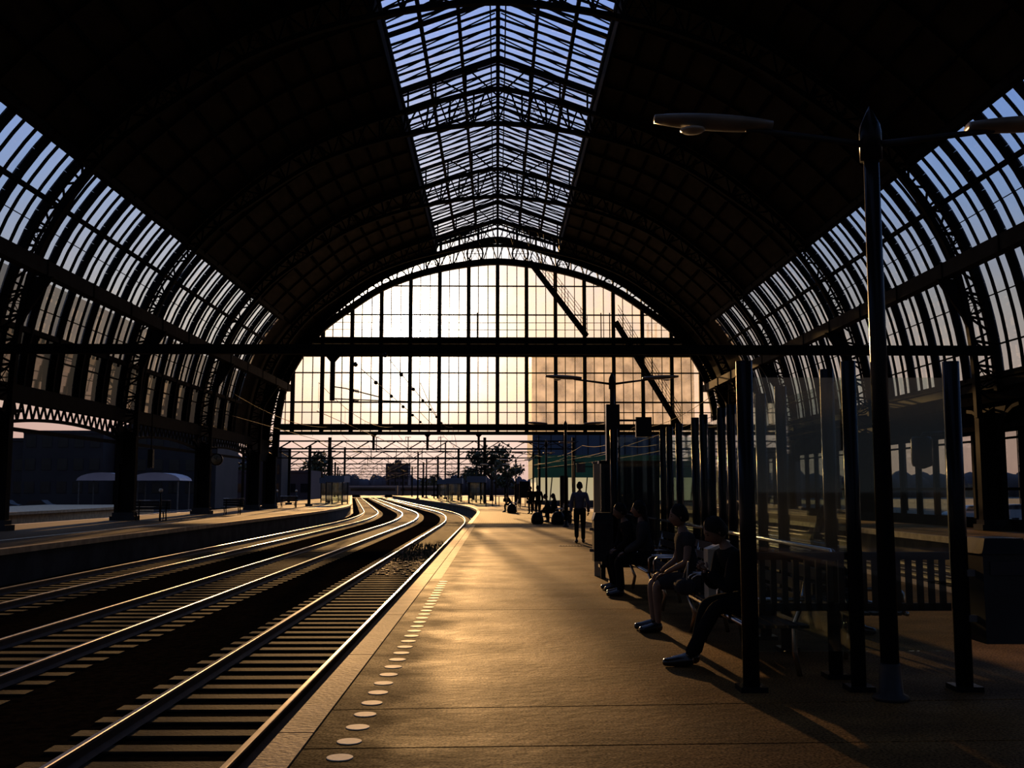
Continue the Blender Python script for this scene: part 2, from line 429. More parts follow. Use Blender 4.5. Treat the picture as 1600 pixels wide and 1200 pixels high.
p3 = empty('platform_floor', label='far outer platform beyond the left opening, lit grey', cat='platform', kind='structure')
strip(MB(), -46, -34.4, -12, 112, 0, -1.2).build('platform_body', 'concrete', p3)
strip(MB(), -34.4, -34.1, -12, 112, .01, -.2).build('kerb', 'concrete', p3)

def track(xc, y0, y1, label, nmax=100, top=-.75, step=.62, side='railway tracks'):
    t = empty('railway_track', (xc, 0, 0), label=label, cat='railway track')
    for s in (-1, 1):
        web, head = [], []
        for y in ys(y0, y1):
            x = s * .7535 - off(y)
            web.append([(x - .06, y, top - .16), (x + .06, y, top - .16), (x + .012, y, top - .12), (x + .012, y, top - .045), (x + .034, y, top - .03), (x - .034, y, top - .03), (x - .012, y, top - .045), (x - .012, y, top - .12)])
            head.append([(x - .030, y, top - .035), (x + .030, y, top - .035), (x + .030, y, top - .006), (x + .022, y, top), (x - .022, y, top), (x - .030, y, top - .006)])
        r = MB().ribbon(web).build('rail', 'railside', t)
        MB().ribbon(head).build('rail_head', 'rail', r, label='polished steel rail head')
    sm = MB().box(0, 0, 0, 2.5, .25, .15).mesh('sleeper', 'sleeper')
    y = y0; k = 0; rest = MB()
    while y < y1 - 1:
        ax = math.atan(-(off(y + 1) - off(y)))
        if k < nmax and y > 3:
            o = link_mesh('sleeper', sm, t); o.location = (-off(y), y, top - .235); o.rotation_euler = (0, 0, -ax)
            k += 1
        else:
            rest.box(-off(y), y, top - .235, 2.5, .25, .15, -ax)
        y += step
    tag(rest.build('distant_sleepers', 'sleeper', t), kind='stuff')
    return t
track(-3.04, 4.6, 330, 'rail track directly beside the near platform kerb, curving away left')
track(-6.98, 8, 330, 'middle rail track of the three between the two platforms')
track(-10.95, 16, 330, 'rail track hugging the wall of the left platform')
track(8.95, 10, 145, 'rail track just right of the near island platform', nmax=60)
track(12.9, 14, 145, 'rail track beside the dark platform at the right wall', nmax=60)
track(-24.6, 40, 134, 'rail track directly behind the left platform, glinting', nmax=60)
track(-31.6, 60, 130, 'rail track beside the far outer platform', nmax=40)

# marker discs along the edge
dmb = MB().lathe([(.078, -.01), (.078, .003), (.076, .004)], (0, 0, 0), 24); dmb.sm = [False] * len(dmb.sm)
dm = dmb.mesh('platform_marker', 'white')
y = 5.40
while y < 18.0:
    o = link_mesh('platform_marker', dm); o.location = (-.915, y, .0005)
    tag(o, 'small round white marker disc set in asphalt beside the platform kerb', 'marker disc', 'white marker discs along the platform edge')
    y += .385
# drain
dr = empty('drain_cover', (2.1, 28.9, 0), label='narrow dark drain cover in the platform near the walking man', cat='drain')
dm_ = MB().bbox(-.38, .38, -.12, .12, 0, .008).build('frame', 'dark', dr)
g = MB()
for k in range(9): g.bbox(-.34 + k * .08, -.31 + k * .08, -.09, .09, .008, .014)
g.build('grate', 'iron', dr)

# ------------------------------------------------------------------ lattice arches
D = 88.1
def arch(y, label, thick=.26, chord=.22, end=False):
    lw_ = .27 if end else .08
    t = empty('lattice_arch', (0, y, 0), label=label, cat='iron arch', group='iron lattice arches of the hall')
    ic, oc, lt = MB(), MB(), MB()
    for s in (-1, 1):
        I = [Vector((s * a, 0, b)) for a, b in ip]; O = [Vector((s * a, 0, b)) for a, b in op]
        n = len(I)
        top_only = [k for k in range(n) if I[k].z > 4.3]
        K = len(top_only)
        for P, mb in ((I, ic), (O, oc)):
            secs = []
            for k in range(K):
                d = (P[min(k + 1, n - 1)] - P[max(k - 1, 0)]).normalized() if k else Vector((s, 0, 0))
                nn = Vector((-d.z, 0, d.x)) * (chord / 2)
                secs.append([P[k] - nn + Vector((0, -thick / 2, 0)), P[k] + nn + Vector((0, -thick / 2, 0)), P[k] + nn + Vector((0, thick / 2, 0)), P[k] - nn + Vector((0, thick / 2, 0))])
            mb.ribbon(secs)
        for k in range(K):
            if k % 2 == 0: lt.bar(I[k], O[k], .10, lw_ * 1.2, (0, 1, 0))
            if k + 1 < K:
                if end and k < 30: mI, mO = (I[k] + I[k + 1]) / 2, (O[k] + O[k + 1]) / 2; lt.bar(mI, mO, .06, .09, (0, 1, 0))
                if k % 2: lt.bar(O[k], I[k + 1], .08, lw_, (0, 1, 0))
                else: lt.bar(I[k], O[k + 1], .08, lw_, (0, 1, 0))
            if k % 6 == 3 and k + 1 < K:   # small rosettes in the web
                c = (I[k] + O[k]) / 2; r_ = (I[k] - O[k]).length * .42
                pts = [c + Vector((math.cos(a) * r_, 0, math.sin(a) * r_)) for a in [2 * PI * j / 12 for j in range(13)]]
                lt.tube(pts, .035 if not end else .08, 5)
                for j in range(0, 12, 2): lt.bar(c, pts[j], .03, .03 if not end else .1, (0, 1, 0))
    ic.build('inner_chord', 'iron', t); oc.build('outer_chord', 'iron', t); lt.build('lattice_web', 'iron', t)
    for s in (-1, 1):
        c = MB()
        for x in (19.02, 19.84): c.bar((s * x, 0, .35), (s * x, 0, 4.6), .2 if not end else .26, thick + .1, (0, 1, 0))
        for k in range(6):
            z = .5 + k * .72
            c.bar((s * 19.02, 0, z), (s * 19.84, 0, z + .36), .05, .1, (0, 1, 0)); c.bar((s * 19.84, 0, z + .36), (s * 19.02, 0, z + .72), .05, .1, (0, 1, 0))
        c.bbox(min(s * 19.02, s * 19.84), max(s * 19.02, s * 19.84), -.02, .02, .3, 4.6)
        col = c.build('column', 'iron', t)
        MB().bbox(s * 19.43 - .65, s * 19.43 + .65, -.4, .4, 0, .22).bbox(s * 19.43 - .55, s * 19.43 + .55, -.32, .32, .22, .4).build('plinth', 'pconcrete', col)
        if not end:
            # plate bracket that carries the long walkway beam
            b = MB().prism([(s * 17.55, -.08, 9.95), (s * 18.5, -.08, 9.95), (s * 18.85, -.08, 7.6), (s * 18.55, -.08, 8.4)], (0, .16, 0))
            b.build('beam_bracket', 'iron', t)
            h = MB()
            for q in (-1, 1):
                pts = []
                for k in range(7):
                    a = k / 6 * PI / 2
                    pts.append(Vector((s * 19.6, q * (.25 + 1.9 * (1 - math.cos(a))), 2.9 + 1.9 * math.sin(a))))
                for a, b_ in zip(pts, pts[1:]): h.bar(a, b_, .14, .16, (1, 0, 0))
                h.prism([(s * 19.55, q * .25, 2.9), (s * 19.55, q * .25, 4.8), (s * 19.55, q * 1.1, 4.8), (s * 19.55, q * .55, 3.9)], (s * .1, 0, 0))
            h.build('corner_bracket', 'iron', t)
    return t
arch(40.1, 'nearest visible iron lattice arch, crossing the frame edges beside the catenary crossbeam')
arch(54.1, 'second iron lattice arch, its left foot beside the slatted luggage bench')
arch(68.1, 'third iron lattice arch, its left column carrying the round clock')
arch(82.1, 'fourth iron lattice arch, last one before the glazed gable screen')
arch(D, 'lattice arch framing the glazed gable screen at the hall end', thick=.5, chord=.52, end=True)

# ------------------------------------------------------------------ roof
Y0, Y1 = -15.9, D + .6
def skin_pts(xa, xb, n, d):
    R = []
    for k in range(n + 1):
        x = xa + (xb - xa) * k / n; z = out_z(x); z2 = out_z(x + .05)
        t = Vector((.05, 0, z2 - z)).normalized(); R.append((x - d * t.z, z + d * t.x))
    return R
ce = empty('ceiling', label='dark curved board roof of the station hall', cat='roof', kind='structure')
for s in (-1, 1):
    A = skin_pts(5.3, 16.45, 20, .30); B = skin_pts(5.3, 16.45, 20, .42)
    sec = lambda y: [(s * a, y, b) for a, b in A] + [(s * a, y, b) for a, b in reversed(B)]
    MB().ribbon([sec(Y0), sec(Y1)]).build('roof_boards', 'wood', ce)
    pu = MB()
    for k in range(0, 21, 2):
        a, b = A[k]; pu.bar((s * a, Y0, b - .08), (s * a, Y1, b - .08), .12, .2)
    pu.build('purlin', 'iron2', ce)
    ra = MB()
    y = -15.9
    while y < D:
        for (a, b), (c, d) in zip(A, A[1:]): ra.bar((s * a, y, b - .1), (s * c, y, d - .1), .1, .25, (0, 1, 0))
        y += 3.5
    ra.build('rafter', 'wood', ce)
    # solid end bay beside the gable
    S = section(14.75, 5.2, 14, .3); S2 = section(14.75, 5.2, 14, .42)
    sec2 = lambda y: [(s * a, y, b) for a, b in S] + [(s * a, y, b) for a, b in reversed(S2)]
    MB().ribbon([sec2(78.4), sec2(Y1)]).build('end_bay_cladding', 'wood', ce)
    # upstand under the ridge light with its slotted vent
    MB().bbox(s * 5.33, s * 5.38, Y0, Y1, 22.15, 22.86).build('ridge_upstand', 'wood', ce)
    MB().bbox(s * 5.25, s * 5.4, Y0, Y1, 23.13, 23.35).build('ridge_eaves_beam', 'iron', ce)
    ps = MB(); y = Y0
    while y < Y1: ps.bbox(s * 5.27, s * 5.38, y, y + .12, 22.86, 23.13); y += .58
    ps.build('vent_post', 'iron', ce)

# ridge light
RZ, EZ, EX = 25.25, 23.35, 5.3
w1 = empty('window_1', label='long glazed ridge light along the crown of the roof', cat='roof window', kind='structure')
slope = (RZ - EZ) / EX
gl = MB()
for s in (-1, 1): gl.quad((0, Y0, RZ + .08), (s * (EX + .1), Y0, EZ + .08), (s * (EX + .1), Y1, EZ + .08), (0, Y1, RZ + .08))
gl.build('pane', 'sky_glass', w1)
gb, rf, ro, pu = MB(), MB(), MB(), MB()
y = -14.0; k = 0
while y < Y1:
    for s in (-1, 1):
        if k % 15 in (0,): pass
        gb.bar((0, y, RZ), (s * EX, y, EZ), .085, .14, (0, 1, 0))
    y += 14 / 15; k += 1
y = 12.1
while y < Y1 + 1:
    for s in (-1, 1):
        hv = abs((y - 12.1) % 14) < .1; rf.bar((0, y, RZ - .12), (s * EX, y, EZ - .12), .30 if hv else .12, .26 if hv else .14, (0, 1, 0))
        for j in range(6):
            a, b = y + j * 7 / 6, y + (j + 1) * 7 / 6
            if b < Y1:
                ro.tube([(s * .2, a, RZ - .2), (s * EX * .5, (a + b) / 2, EZ + (RZ - EZ) * .5 - .2), (s * EX, b, EZ - .2)], .035, 5)
                ro.tube([(s * .2, b, RZ - .2), (s * EX, a, EZ - .2)], .035, 5)
    y += 7
gb.build('glazing_bars', 'iron', w1); rf.build('rafters', 'iron', w1)
rods = MB()
y = 12.1
while y < Y1 - 3:
    for s in (-1, 1):
        for j in range(5):
            a = y + j * 1.4
            rods.tube([(s * .15, a, RZ - .22), (s * (EX - .1), a + 1.4, EZ - .18)], .04, 5)
    y += 7
rods.build('bracing_rods', 'iron', w1)
for s in (-1, 1):
    for fr in (.36, .70): pu.bar((s * EX * fr, Y0, RZ - (RZ - EZ) * fr - .08), (s * EX * fr, Y1, RZ - (RZ - EZ) * fr - .08), .17, .26)
pu.build('purlins', 'iron', w1)
MB().bar((0, Y0, RZ), (0, Y1, RZ), .22, .40).bar((-.38, Y0, RZ - .1), (-.38, Y1, RZ - .1), .07, .1).bar((.38, Y0, RZ - .1), (.38, Y1, RZ - .1), .07, .1).build('ridge_beam', 'iron', w1)
# king posts from arches to ridge
kp = MB()
for y in (40.1, 54.1, 68.1, 82.1, D):
    for x in (-4.9, -3.4, -1.75, 0, 1.75, 3.4, 4.9):
        kp.bar((x, y, out_z(abs(x))), (x, y, RZ - abs(x) * slope), .1, .12)
    for s in (-1, 1):
        kp.bar((0, y, 23), (s * 1.75, y, RZ - 1.75 * slope), .06, .08); kp.bar((s * 1.75, y, out_z(1.75)), (s * 3.4, y, RZ - 3.4 * slope), .06, .08)
kp.build('king_posts', 'iron', w1)

# side windows, one per bay; n starts at 2
wn = 2
zt, zp, zm = 14.75, 13.05, 10.3
for s in (-1, 1):
    zb = 8.2 if s < 0 else 6.1
    for (ya, yb) in ((-1.9, 12.1), (12.1, 26.1), (26.1, 40.1), (40.1, 54.1), (54.1, 68.1), (68.1, 78.4)):
        w = empty('window_%d' % wn, label='curved side glazing of thin vertical panes, %s wall, bay at %d metres' % ('left' if s < 0 else 'right', ya), cat='side window', kind='structure'); wn += 1
        w['label'] = '%s curved side glazing between two iron arches' % ('left' if s < 0 else 'right')
        def sheet(z1, z0, m_, nm, n=8):
            S = section(z1, z0, n, .22); g = MB()
            for (a, b), (c, d) in zip(S, S[1:]): g.quad((s * a, ya, b), (s * a, yb, b), (s * c, yb, d), (s * c, ya, d))
            return g.build(nm, m_, w)
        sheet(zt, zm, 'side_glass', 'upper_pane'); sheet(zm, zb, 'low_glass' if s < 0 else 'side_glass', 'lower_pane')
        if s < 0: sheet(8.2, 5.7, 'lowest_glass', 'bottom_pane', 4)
        bars, raf = MB(), MB()
        S = section(zt + .1, 5.6 if s < 0 else zb, 12, .12); y = ya; k = 0
        while y < yb - .2:
            thick = k % 3 == 0
            mb = raf if thick else bars
            for (a, b), (c, d) in zip(S, S[1:]):
                if b <= 8.3 and s < 0 and not thick: continue
                mb.bar((s * a, y, b), (s * c, y, d), .16 if thick else .09, .42 if thick else .10, (0, 1, 0)) if False else mb.bar((s * a, y, b), (s * c, y, d), .34 if thick else .10, .15 if thick else .09, (0, 1, 0))
            y += 14 / 15; k += 1
        bars.build('glazing_bars', 'iron', w); raf.build('rafters', 'iron', w)
        # lower blank uprights
        if s < 0:
            lo = MB(); y = ya
            while y < yb:
                lo.bbox(s * (out_x(7) + .05), s * (out_x(7) + .25), y, y + 1.35, 5.6, 8.25) if False else lo.bar((s * (out_x(8.2) + .1), y + .35, 8.25), (s * (out_x(5.7) + .1), y + .35, 5.6), .9, .12, (1, 0, 0))
                y += 2.8
            lo.build('blank_panel', 'iron2', w)
        rl = MB()
        for z, hh in ((zt, .3), (zp, .16), (12.15, .03), (9.2, .04), (zb, .22), (7.3, .06), (5.75, .3)):
            x = out_x(z) + .1; rl.bar((s * x, ya, z), (s * x, yb, z), hh, hh)
        rl.build('rails', 'iron', w)

# walkway beams along both sides
for s, nm in ((-1, 'left'), (1, 'right')):
    bm = empty('side_beam', label='long grey box beam running along the %s glazing' % nm, cat='beam', kind='structure')
    MB().bar((s * 18.0, 12, 10.3), (s * 18.0, D, 10.3), .42, .60).build('box_beam', 'cream', bm)
    cl = MB(); y = 12
    while y < D: cl.bbox(s * 18.0 - .24, s * 18.0 + .24, y, y + .08, 9.97, 10.63); y += 4.67
    cl.build('joint_collar', 'iron2', bm)

# left: lattice edge girders per bay with a low arched soffit
for ya in (26.1, 40.1, 54.1, 68.1):
    yb = ya + 14 if ya < 68 else 82.1
    g_ = empty('side_beam', label='iron edge girder with arched lattice below the left glazing', cat='girder', kind='structure')
    MB().bbox(-19.95, -19.55, ya, yb, 5.15, 5.75).build('plate_beam', 'iron', g_)
    la = MB(); n = 20; pts = []
    for k in range(n + 1):
        t = k / n; z = 4.85 - .45 * (2 * t - 1) ** 2 - (.5 if k in (0, n) else 0)
        pts.append(Vector((-19.7, ya + (yb - ya) * t, z - .25)))
    for a, b in zip(pts, pts[1:]): la.bar(a, b, .16, .14)
    for k, p in enumerate(pts):
        if k < n:
            q = Vector((-19.7, p.y + 7 / n, 5.2)); la.bar(p, q, .07, .09); la.bar(q, pts[k + 1], .07, .09)
    la.bar((-19.7, ya, 4.02), (-19.7, yb, 4.02), .14, .16)
    la.build('arched_lattice', 'iron', g_)
for ya in (82.1,):
    MB().bbox(-19.95, -19.55, ya, D, 4.0, 5.75).build('side_beam', 'iron', label='solid girder of the short last bay on the left', cat='girder', kind='structure')

# right wall with window openings
wr = empty('wall_right', label='dark right wall below the side glazing with a row of windows', cat='wall', kind='structure')
MB().bbox(19.9, 20.2, -2, D, 3.85, 6.15).bbox(19.9, 20.2, -2, D, -1, .42).build('wall_band', 'iron2', wr)
MB().bbox(19.6, 19.9, -2, D, 3.95, 4.15).bbox(19.5, 19.85, -2, D, 5.0, 5.35).build('cable_duct', 'iron2', wr)
wp = MB(); y = 25.0
while y < D: wp.bbox(19.88, 20.12, y, y + .2, .4, 3.9); y += 1.95
wp.bbox(19.95, 20.08, 12, D, 1.55, 1.66).bbox(19.95, 20.08, 12, D, 3.55, 3.63).build('window_frame', 'iron', wr)
MB().quad((20.05, 12, .4), (20.05, D, .4), (20.05, D, 3.9), (20.05, 12, 3.9)).build('window_pane', 'wall_glass', wr)

# ------------------------------------------------------------------ glazed gable screen
gs = empty('window_%d' % wn, (0, 0, 0), label='great semicircular glazed gable screen with sunset behind it', cat='gable window', kind='structure'); wn += 1
YS = D + .35
def in_z(x): return out_z(abs(x), ip)
g = MB(); pts = []
for k in range(-38, 39):
    x = k * .5
    if abs(x) > 18.9: continue
    pts.append((x, YS + .1, max(in_z(x), 6.4)))
poly = [(-18.9, YS + .1, 6.4)] + pts + [(18.9, YS + .1, 6.4)]
for a, b in zip(poly[1:-1], poly[2:-1]): g.quad((a[0], YS + .1, 6.4), (b[0], YS + .1, 6.4), b, a)
g.build('pane', 'screen', gs)
mu, thn = MB(), MB()
for k in range(-7, 8):
    x = k * 2.53; mu.bbox(x - .165, x + .165, YS - .15, YS + .15, 6.35, max(in_z(x) + .2, 7))
    for j in (1, 2):
        xx = x + j * 2.53 / 3
        if xx < 18.6: thn.bbox(xx - .035, xx + .035, YS - .04, YS + .06, 6.4, in_z(xx) + .1)
for j in (1, 2): thn.bbox(-17.71 - j * .6 - .03, -17.71 - j * .6 + .03, YS - .04, YS + .06, 6.4, in_z(17.71 + j * .6) + .1)
mu.build('mullions', 'iron', gs); thn.build('glazing_bars', 'iron', gs)
def half_w(z):
    for a, b in zip(ip, ip[1:]):
        if a[1] >= z >= b[1]: return a[0] + (b[0] - a[0]) * (a[1] - z) / max(1e-6, a[1] - b[1])
    return 19
hb = MB()
for z, t in ((19.35, .11), (16.8, .11), (11.69, .11), (9.13, .14), (8.25, .08)):
    w_ = half_w(z) + .1; hb.bbox(-w_, w_, YS - .05, YS + .07, z - t / 2, z + t / 2)
hb.build('transom_bars', 'iron', gs)
tb = MB()
for z0, z1 in ((14.21, 14.78), (13.1, 13.97), (6.70, 7.22), (6.30, 6.58)):
    w_ = half_w((z0 + z1) / 2) + .3; tb.bbox(-w_, w_, YS - .35, YS + .2, z0, z1)
tb.build('main_beams', 'iron', gs)
# gable triangle in front of the ridge light
tg = MB(); tp = MB()
for k in range(-12, 13):
    x = k * .42
    tg.bbox(x - .03, x + .03, YS - .05, YS + .05, out_z(abs(x)), RZ - abs(x) * slope) if k % 4 else tg.bbox(x - .08, x + .08, YS - .08, YS + .08, out_z(abs(x)), RZ - abs(x) * slope)
tg.bar((-5.3, YS, 23.0), (0, YS, 24.55), .1, .2).bar((5.3, YS, 23.0), (0, YS, 24.55), .1, .2)
tg.bar((-5.3, YS, EZ + .02), (0, YS, RZ + .05), .3, .34).bar((5.3, YS, EZ + .02), (0, YS, RZ + .05), .3, .34)
tg.build('gable_tracery', 'iron', gs)
# outside face: thin cladding ring between arch and roof edge
for sx in (-1, 1):
    pass
# railing and stair
rl = empty('walkway_railing', (0, D - .6, 14.78), label='thin iron railing along the upper beam of the gable screen', cat='railing')
r1 = MB()
for z in (.55, 1.17): r1.bar((-15.2, 0, z), (15.6, 0, z), .045, .045)
r1.build('rail', 'iron', rl)
r2 = MB(); x = -15.2
while x < 15.7: r2.bar((x, 0, -.1), (x, 0, 1.17), .05, .05); x += 2.53 * 2
r2.build('post', 'iron', rl)
r3 = MB()
for x in (-2.5, -1.75, 8.95, 9.7): r3.bar((x, 0, -.1), (x, 0, 2.05), .09, .09)
r3.build('gate_post', 'iron', rl)
def stair(p, q, label):
    p, q = Vector(p), Vector(q); t = empty('iron_staircase', q, label=label, cat='staircase', group='stairs on the gable screen'); d = p - q
    st = MB()
    for yy in (-.45, .45): st.bar(Vector((0, yy, 0)), d + Vector((0, yy, 0)), .06, .36)
    st.build('stringer', 'iron', t)
    tr = MB(); n = int(d.length / .32)
    for k in range(1, n): c = d * (k / n); tr.box(c.x, 0, c.z, .26, .9, .04)
    tr.build('treads', 'iron', t)
    ra = MB()
    for h in (.55, .95, 1.35, 1.7): ra.bar(d * .0 + Vector((.0, -.45, h)), d * .97 + Vector((0, -.45, h)), .04, .04)
    for k in range(0, 9): c = d * (k / 9); ra.bar(c + Vector((0, -.45, 0)), c + Vector((0, -.45, 1.7)), .045, .045)
    ra.build('handrail', 'iron', t)
stair((2.81, 87.3, 21.27), (7.7, 87.3, 14.75), 'upper iron staircase descending from arch crown to the screen walkway')
stair((10.2, 87.3, 16.0), (15.6, 87.3, 6.9), 'lower iron staircase descending from walkway to the screen foot')

# ------------------------------------------------------------------ overhead line equipment
cb = empty('catenary_crossbeam', (0, 39.6, 7.0), label='straight overhead line crossbeam spanning the hall between nearest arches', cat='crossbeam')
MB().bar((-19.6, 0, 0), (19.4, 0, 0), .3, .37).build('beam', 'iron', cb)
dp = MB().bar((-6.4, 0, 0), (-6.4, 0, -2.0), .17, .17)
dp.prism([(-6.75, -.06, -.18), (-6.05, -.06, -.18), (-6.32, -.06, -.5), (-6.48, -.06, -.5)], (0, .12, 0))
dp = dp.build('drop_post', 'iron', cb)
ar = MB().tube([(-6.4, 0, -1.45), (-5.9, 0, -1.52), (-4.6, .0, -1.85)], .025, 6).tube([(-6.4, 0, -1.92), (-5.8, 0, -1.95), (-2.2, 0, -2.08)], .025, 6)
ar = ar.build('registration_arm', 'iron', dp)
for (x, z) in ((-5.75, -1.57), (-5.75, -1.955)):
    i = MB()
    for k in range(7): i.lathe([(.03, 0), (.085, .02), (.03, .045)], (x + k * .055, 0, z - k * .012), 10, 'x')
    i.build('insulator', 'iron2', dp)
ed = empty('screen_drop_post', (0, D - .2, 6.35), label='drop post for overhead wires hanging below the gable screen at left', cat='drop post', group='drop posts below the gable screen')
MB().bar((0, 0, 0), (0, 0, -1.4), .2, .2).prism([(-.35, -.06, 0), (.35, -.06, 0), (.08, -.06, -.28), (-.08, -.06, -.28)], (0, .12, 0)).build('post', 'iron', ed)
MB().tube([(0, 0, -1.3), (1.0, .1, -1.45), (2.2, .1, -1.5)], .03, 5).build('registration_arm', 'iron', ed)
ed.location.x = -10.6
dup(ed, (-5.99, D - .2, 6.35), label='drop post for overhead wires hanging below screen, middle one')
dup(ed, (-1.6, D - .2, 6.35), label='drop post for overhead wires hanging below screen, nearest the platform')

def wire(xc, z, sag, label, nm='contact_wire', y0=39.6, y1=320, r=.014, span=28):
    pts = []; y = y0
    while y < y1:
        u = ((y - 11.6) % span) / span
        pts.append((xc - off(y), y, z - sag * 4 * u * (1 - u))); y += 3.5
    w = MB().tube(pts, r, 4)
    if sag:
        for k in range(0, len(pts), 2): w.bar(pts[k], (pts[k][0], pts[k][1], z - 1.0), .01, .01)
    return w.build(nm, 'iron', label=label, cat='overhead wire', group='overhead line wires')
for xc, tx in ((-3.04, 'track beside the near platform'), (-6.98, 'middle track'), (-10.95, 'track beside the left platform'), (8.95, 'first track right of the platform'), (12.9, 'track by the right wall')):
    ye = 320 if xc < 0 else 145
    wire(xc, 4.6, 0, 'thin contact wire above the ' + tx, y1=ye)
    wire(xc + .05, 5.7, .55, 'sagging catenary wire above the ' + tx, 'catenary_wire', y1=ye)
for xc, z in ((-5.3, 6.25), (-4.2, 6.6)):
    w = wire(xc, z, 0, 'feeder cable with small insulators, ' + ('lower' if z < 6.4 else 'upper') + ' of two crossing the screen', 'feeder_cable', 39.6, 320, .02)
    ib = MB(); y = 38
    while y < 86: ib.lathe([(.03, -.12), (.09, -.06), (.09, .06), (.03, .12)], (xc, y, z - .03), 8, 'y'); y += 6.5
    ib.build('insulator', 'black', w)

# lattice portals beyond the hall
def portal(y, xl, xr, masts, h, label, step=3.2):
    o = off(y); t = empty('catenary_portal', (-o, y, 0), label=label, cat='catenary portal', group='catenary portals beyond the hall')
    tr = MB()
    for z in (h, h - .95):
        for yy in (-.3, .3): tr.bar((xl, yy, z), (xr, yy, z), .14, .15)
    x = xl
    while x < xr - .1:
        for yy in (-.3, .3):
            tr.bar((x, yy, h), (x + step / 2, yy, h - .95), .07, .08); tr.bar((x + step / 2, yy, h - .95), (x + step, yy, h), .07, .08)
        x += step
    tr.build('lattice_beam', 'iron', t)
    for x in masts: MB().bar((x, 0, -1.0), (x, 0, h + .45), .36, .34).bar((x, 0, -1.0), (x, 0, -.0), .7, .7).build('mast', 'iron', t)
    for x in (-10.2, -6.3, -2.3, 9.7):
        if xl < x < xr:
            MB().bar((x, 0, h + .5), (x, 0, h - 1.3), .1, .1).bar((x - .35, 0, h + .5), (x + .35, 0, h + .5), .06, .06).bar((x - .3, 0, h), (x - .3, 0, h + .5), .05, .05).tube([(x, 0, h - 1.2), (x + .8, 0, h - 1.4), (x + 1.4, 0, h - 1.6)], .03, 5).build('wire_hanger', 'iron', t)
portal(126, -27, 14, (-15.9, -1.9 + 5.0, 14), 7.55, 'nearest lattice catenary portal directly behind the gable screen')
portal(160, -34, 16, (-30, -16.5, 3.4, 16), 7.5, 'second lattice catenary portal behind the gable screen')
names = ['third', 'fourth', 'fifth', 'sixth', 'seventh', 'eighth']
for k, y in enumerate((196, 236, 280, 330, 390, 460)):
    portal(y, -36 - k * 3, 17 + k * 4, (-30 - k, -17, 3.2, 16 + k * 3), 7.5, names[k] + ' lattice catenary portal, small in the distance between tower and trees')

def mast(x, y, h, label, arm=0):
    t = empty('catenary_mast', (x, y, 0), label=label, cat='mast', group='plain masts beyond the hall')
    MB().bar((0, 0, -.0), (0, 0, h), .26, .26).build('post', 'iron', t)
    MB().bbox(-.3, .3, -.3, .3, 0, .25).build('footing', 'pconcrete', t)
    if arm: MB().tube([(0, 0, h - .7), (arm, 0, h - .5)], .05, 6).bar((0, 0, h - 1.6), (arm * .9, 0, h - .55), .05, .05).build('bracket_arm', 'iron', t)
mast(-18.4, 101, 5.9, 'plain dark mast on the left platform just beyond the hall', 2.5)
mast(-22.6, 112, 6.1, 'dark mast at the far edge of the left platform')
mast(-21.5, 145, 7.6, 'dark mast behind the left platform shelter', 2.5)
mast(-13.5, 175, 8.0, 'slim mast between the tracks before the tower block')
mast(-9.2, 182, 9.9, 'tall mast rising right of the tower block')
mast(-14.8, 215, 8.0, 'slim mast right beside the tower block')

# ------------------------------------------------------------------ street lamps on the platform
def lamp(y, label, half=1.70, x=2.93, z=4.37):
    t = empty('platform_lamp', (x - off(y), y, 0), label=label, cat='lamp', group='double-armed lamps along the platform')
    MB().tube([(0, 0, 0), (0, 0, 2.6), (0, 0, z + .02)], .068, 14, .058).build('pole', 'black', t)
    MB().lathe([(.13, 0), (.13, .03), (.09, .05), (.075, .25), (.068, .27)], (0, 0, 0), 16).build('base', 'dark', t)
    MB().lathe([(.085, z - .25), (.085, z - .02), (.075, z + .04), (.03, z + .14), (.004, z + .19)], (0, 0, 0), 14).build('finial', 'black', t)
    for s in (-1, 1):
        MB().tube([(s * .04, 0, z - .12), (s * .4, 0, z - .07), (s * .8, 0, z - .02), (s * .98, 0, z)], .03, 8, .02).build('arm', 'dark', t)
        secs = []
        for k in range(9):
            u = k / 8; xx = s * (.78 + (half - .78) * u); w_ = .13 * math.sin(PI * min(1, .12 + .8 * u)) ** .5; hh = .055 * math.sin(PI * min(.96, .12 + .8 * u)) ** .5
            secs.append([(xx, w_ * math.cos(a), z + .03 + .05 * u + hh * math.sin(a)) for a in [2 * PI * j / 12 for j in range(12)]])
        hd = MB().ribbon(secs).build('lamp_head', 'lamp', t)
        for p in hd.data.polygons: p.use_smooth = True
        MB().lathe([(.10, -.035), (.085, -.05), (.03, -.06)], (s * (half - .3), 0, z + .03), 14).build('diffuser', 'diffuser', hd)
    return t
lamp(7.77, 'nearest double-armed platform lamp, its tall pole rising by the windscreen')
l2 = lamp(26, 'double-armed platform lamp above the info cabinet, pole with dark lower casing')
MB().bbox(-.17, .17, -.14, .14, .0, 3.72).build('casing', 'black', l2)
lamp(44, 'double-armed lamp directly left of the walking man')
lamp(61.5, 'double-armed lamp behind the seated luggage group')
lamp(79, 'double-armed lamp where the brick paving begins to curve')
lamp(97, 'double-armed lamp in front of the green facade')
lamp(115, 'small distant double-armed lamp near the platform railing')
lamp(133, 'smallest double-armed lamp beside the distant shelters')
sg = empty('hanging_sign', (3.72, 26, 2.9), label='dark square sign box hanging right of the second lamp pole', cat='sign')
MB().bbox(-.2, .2, -.08, .08, 0, .5).build('box', 'black', sg); MB().bar((-.8, 0, .42), (0, 0, .42), .05, .05).build('bracket', 'dark', sg)
ls = empty('loudspeaker', (7.95, 19.1, 1.95), label='black cylindrical loudspeaker hanging before the right wall windows', cat='loudspeaker')
MB().lathe([(.03, 0), (.17, .05), (.19, .12), (.19, .55), (.16, .6)], (0, 0, 0), 18).build('body', 'black', ls)
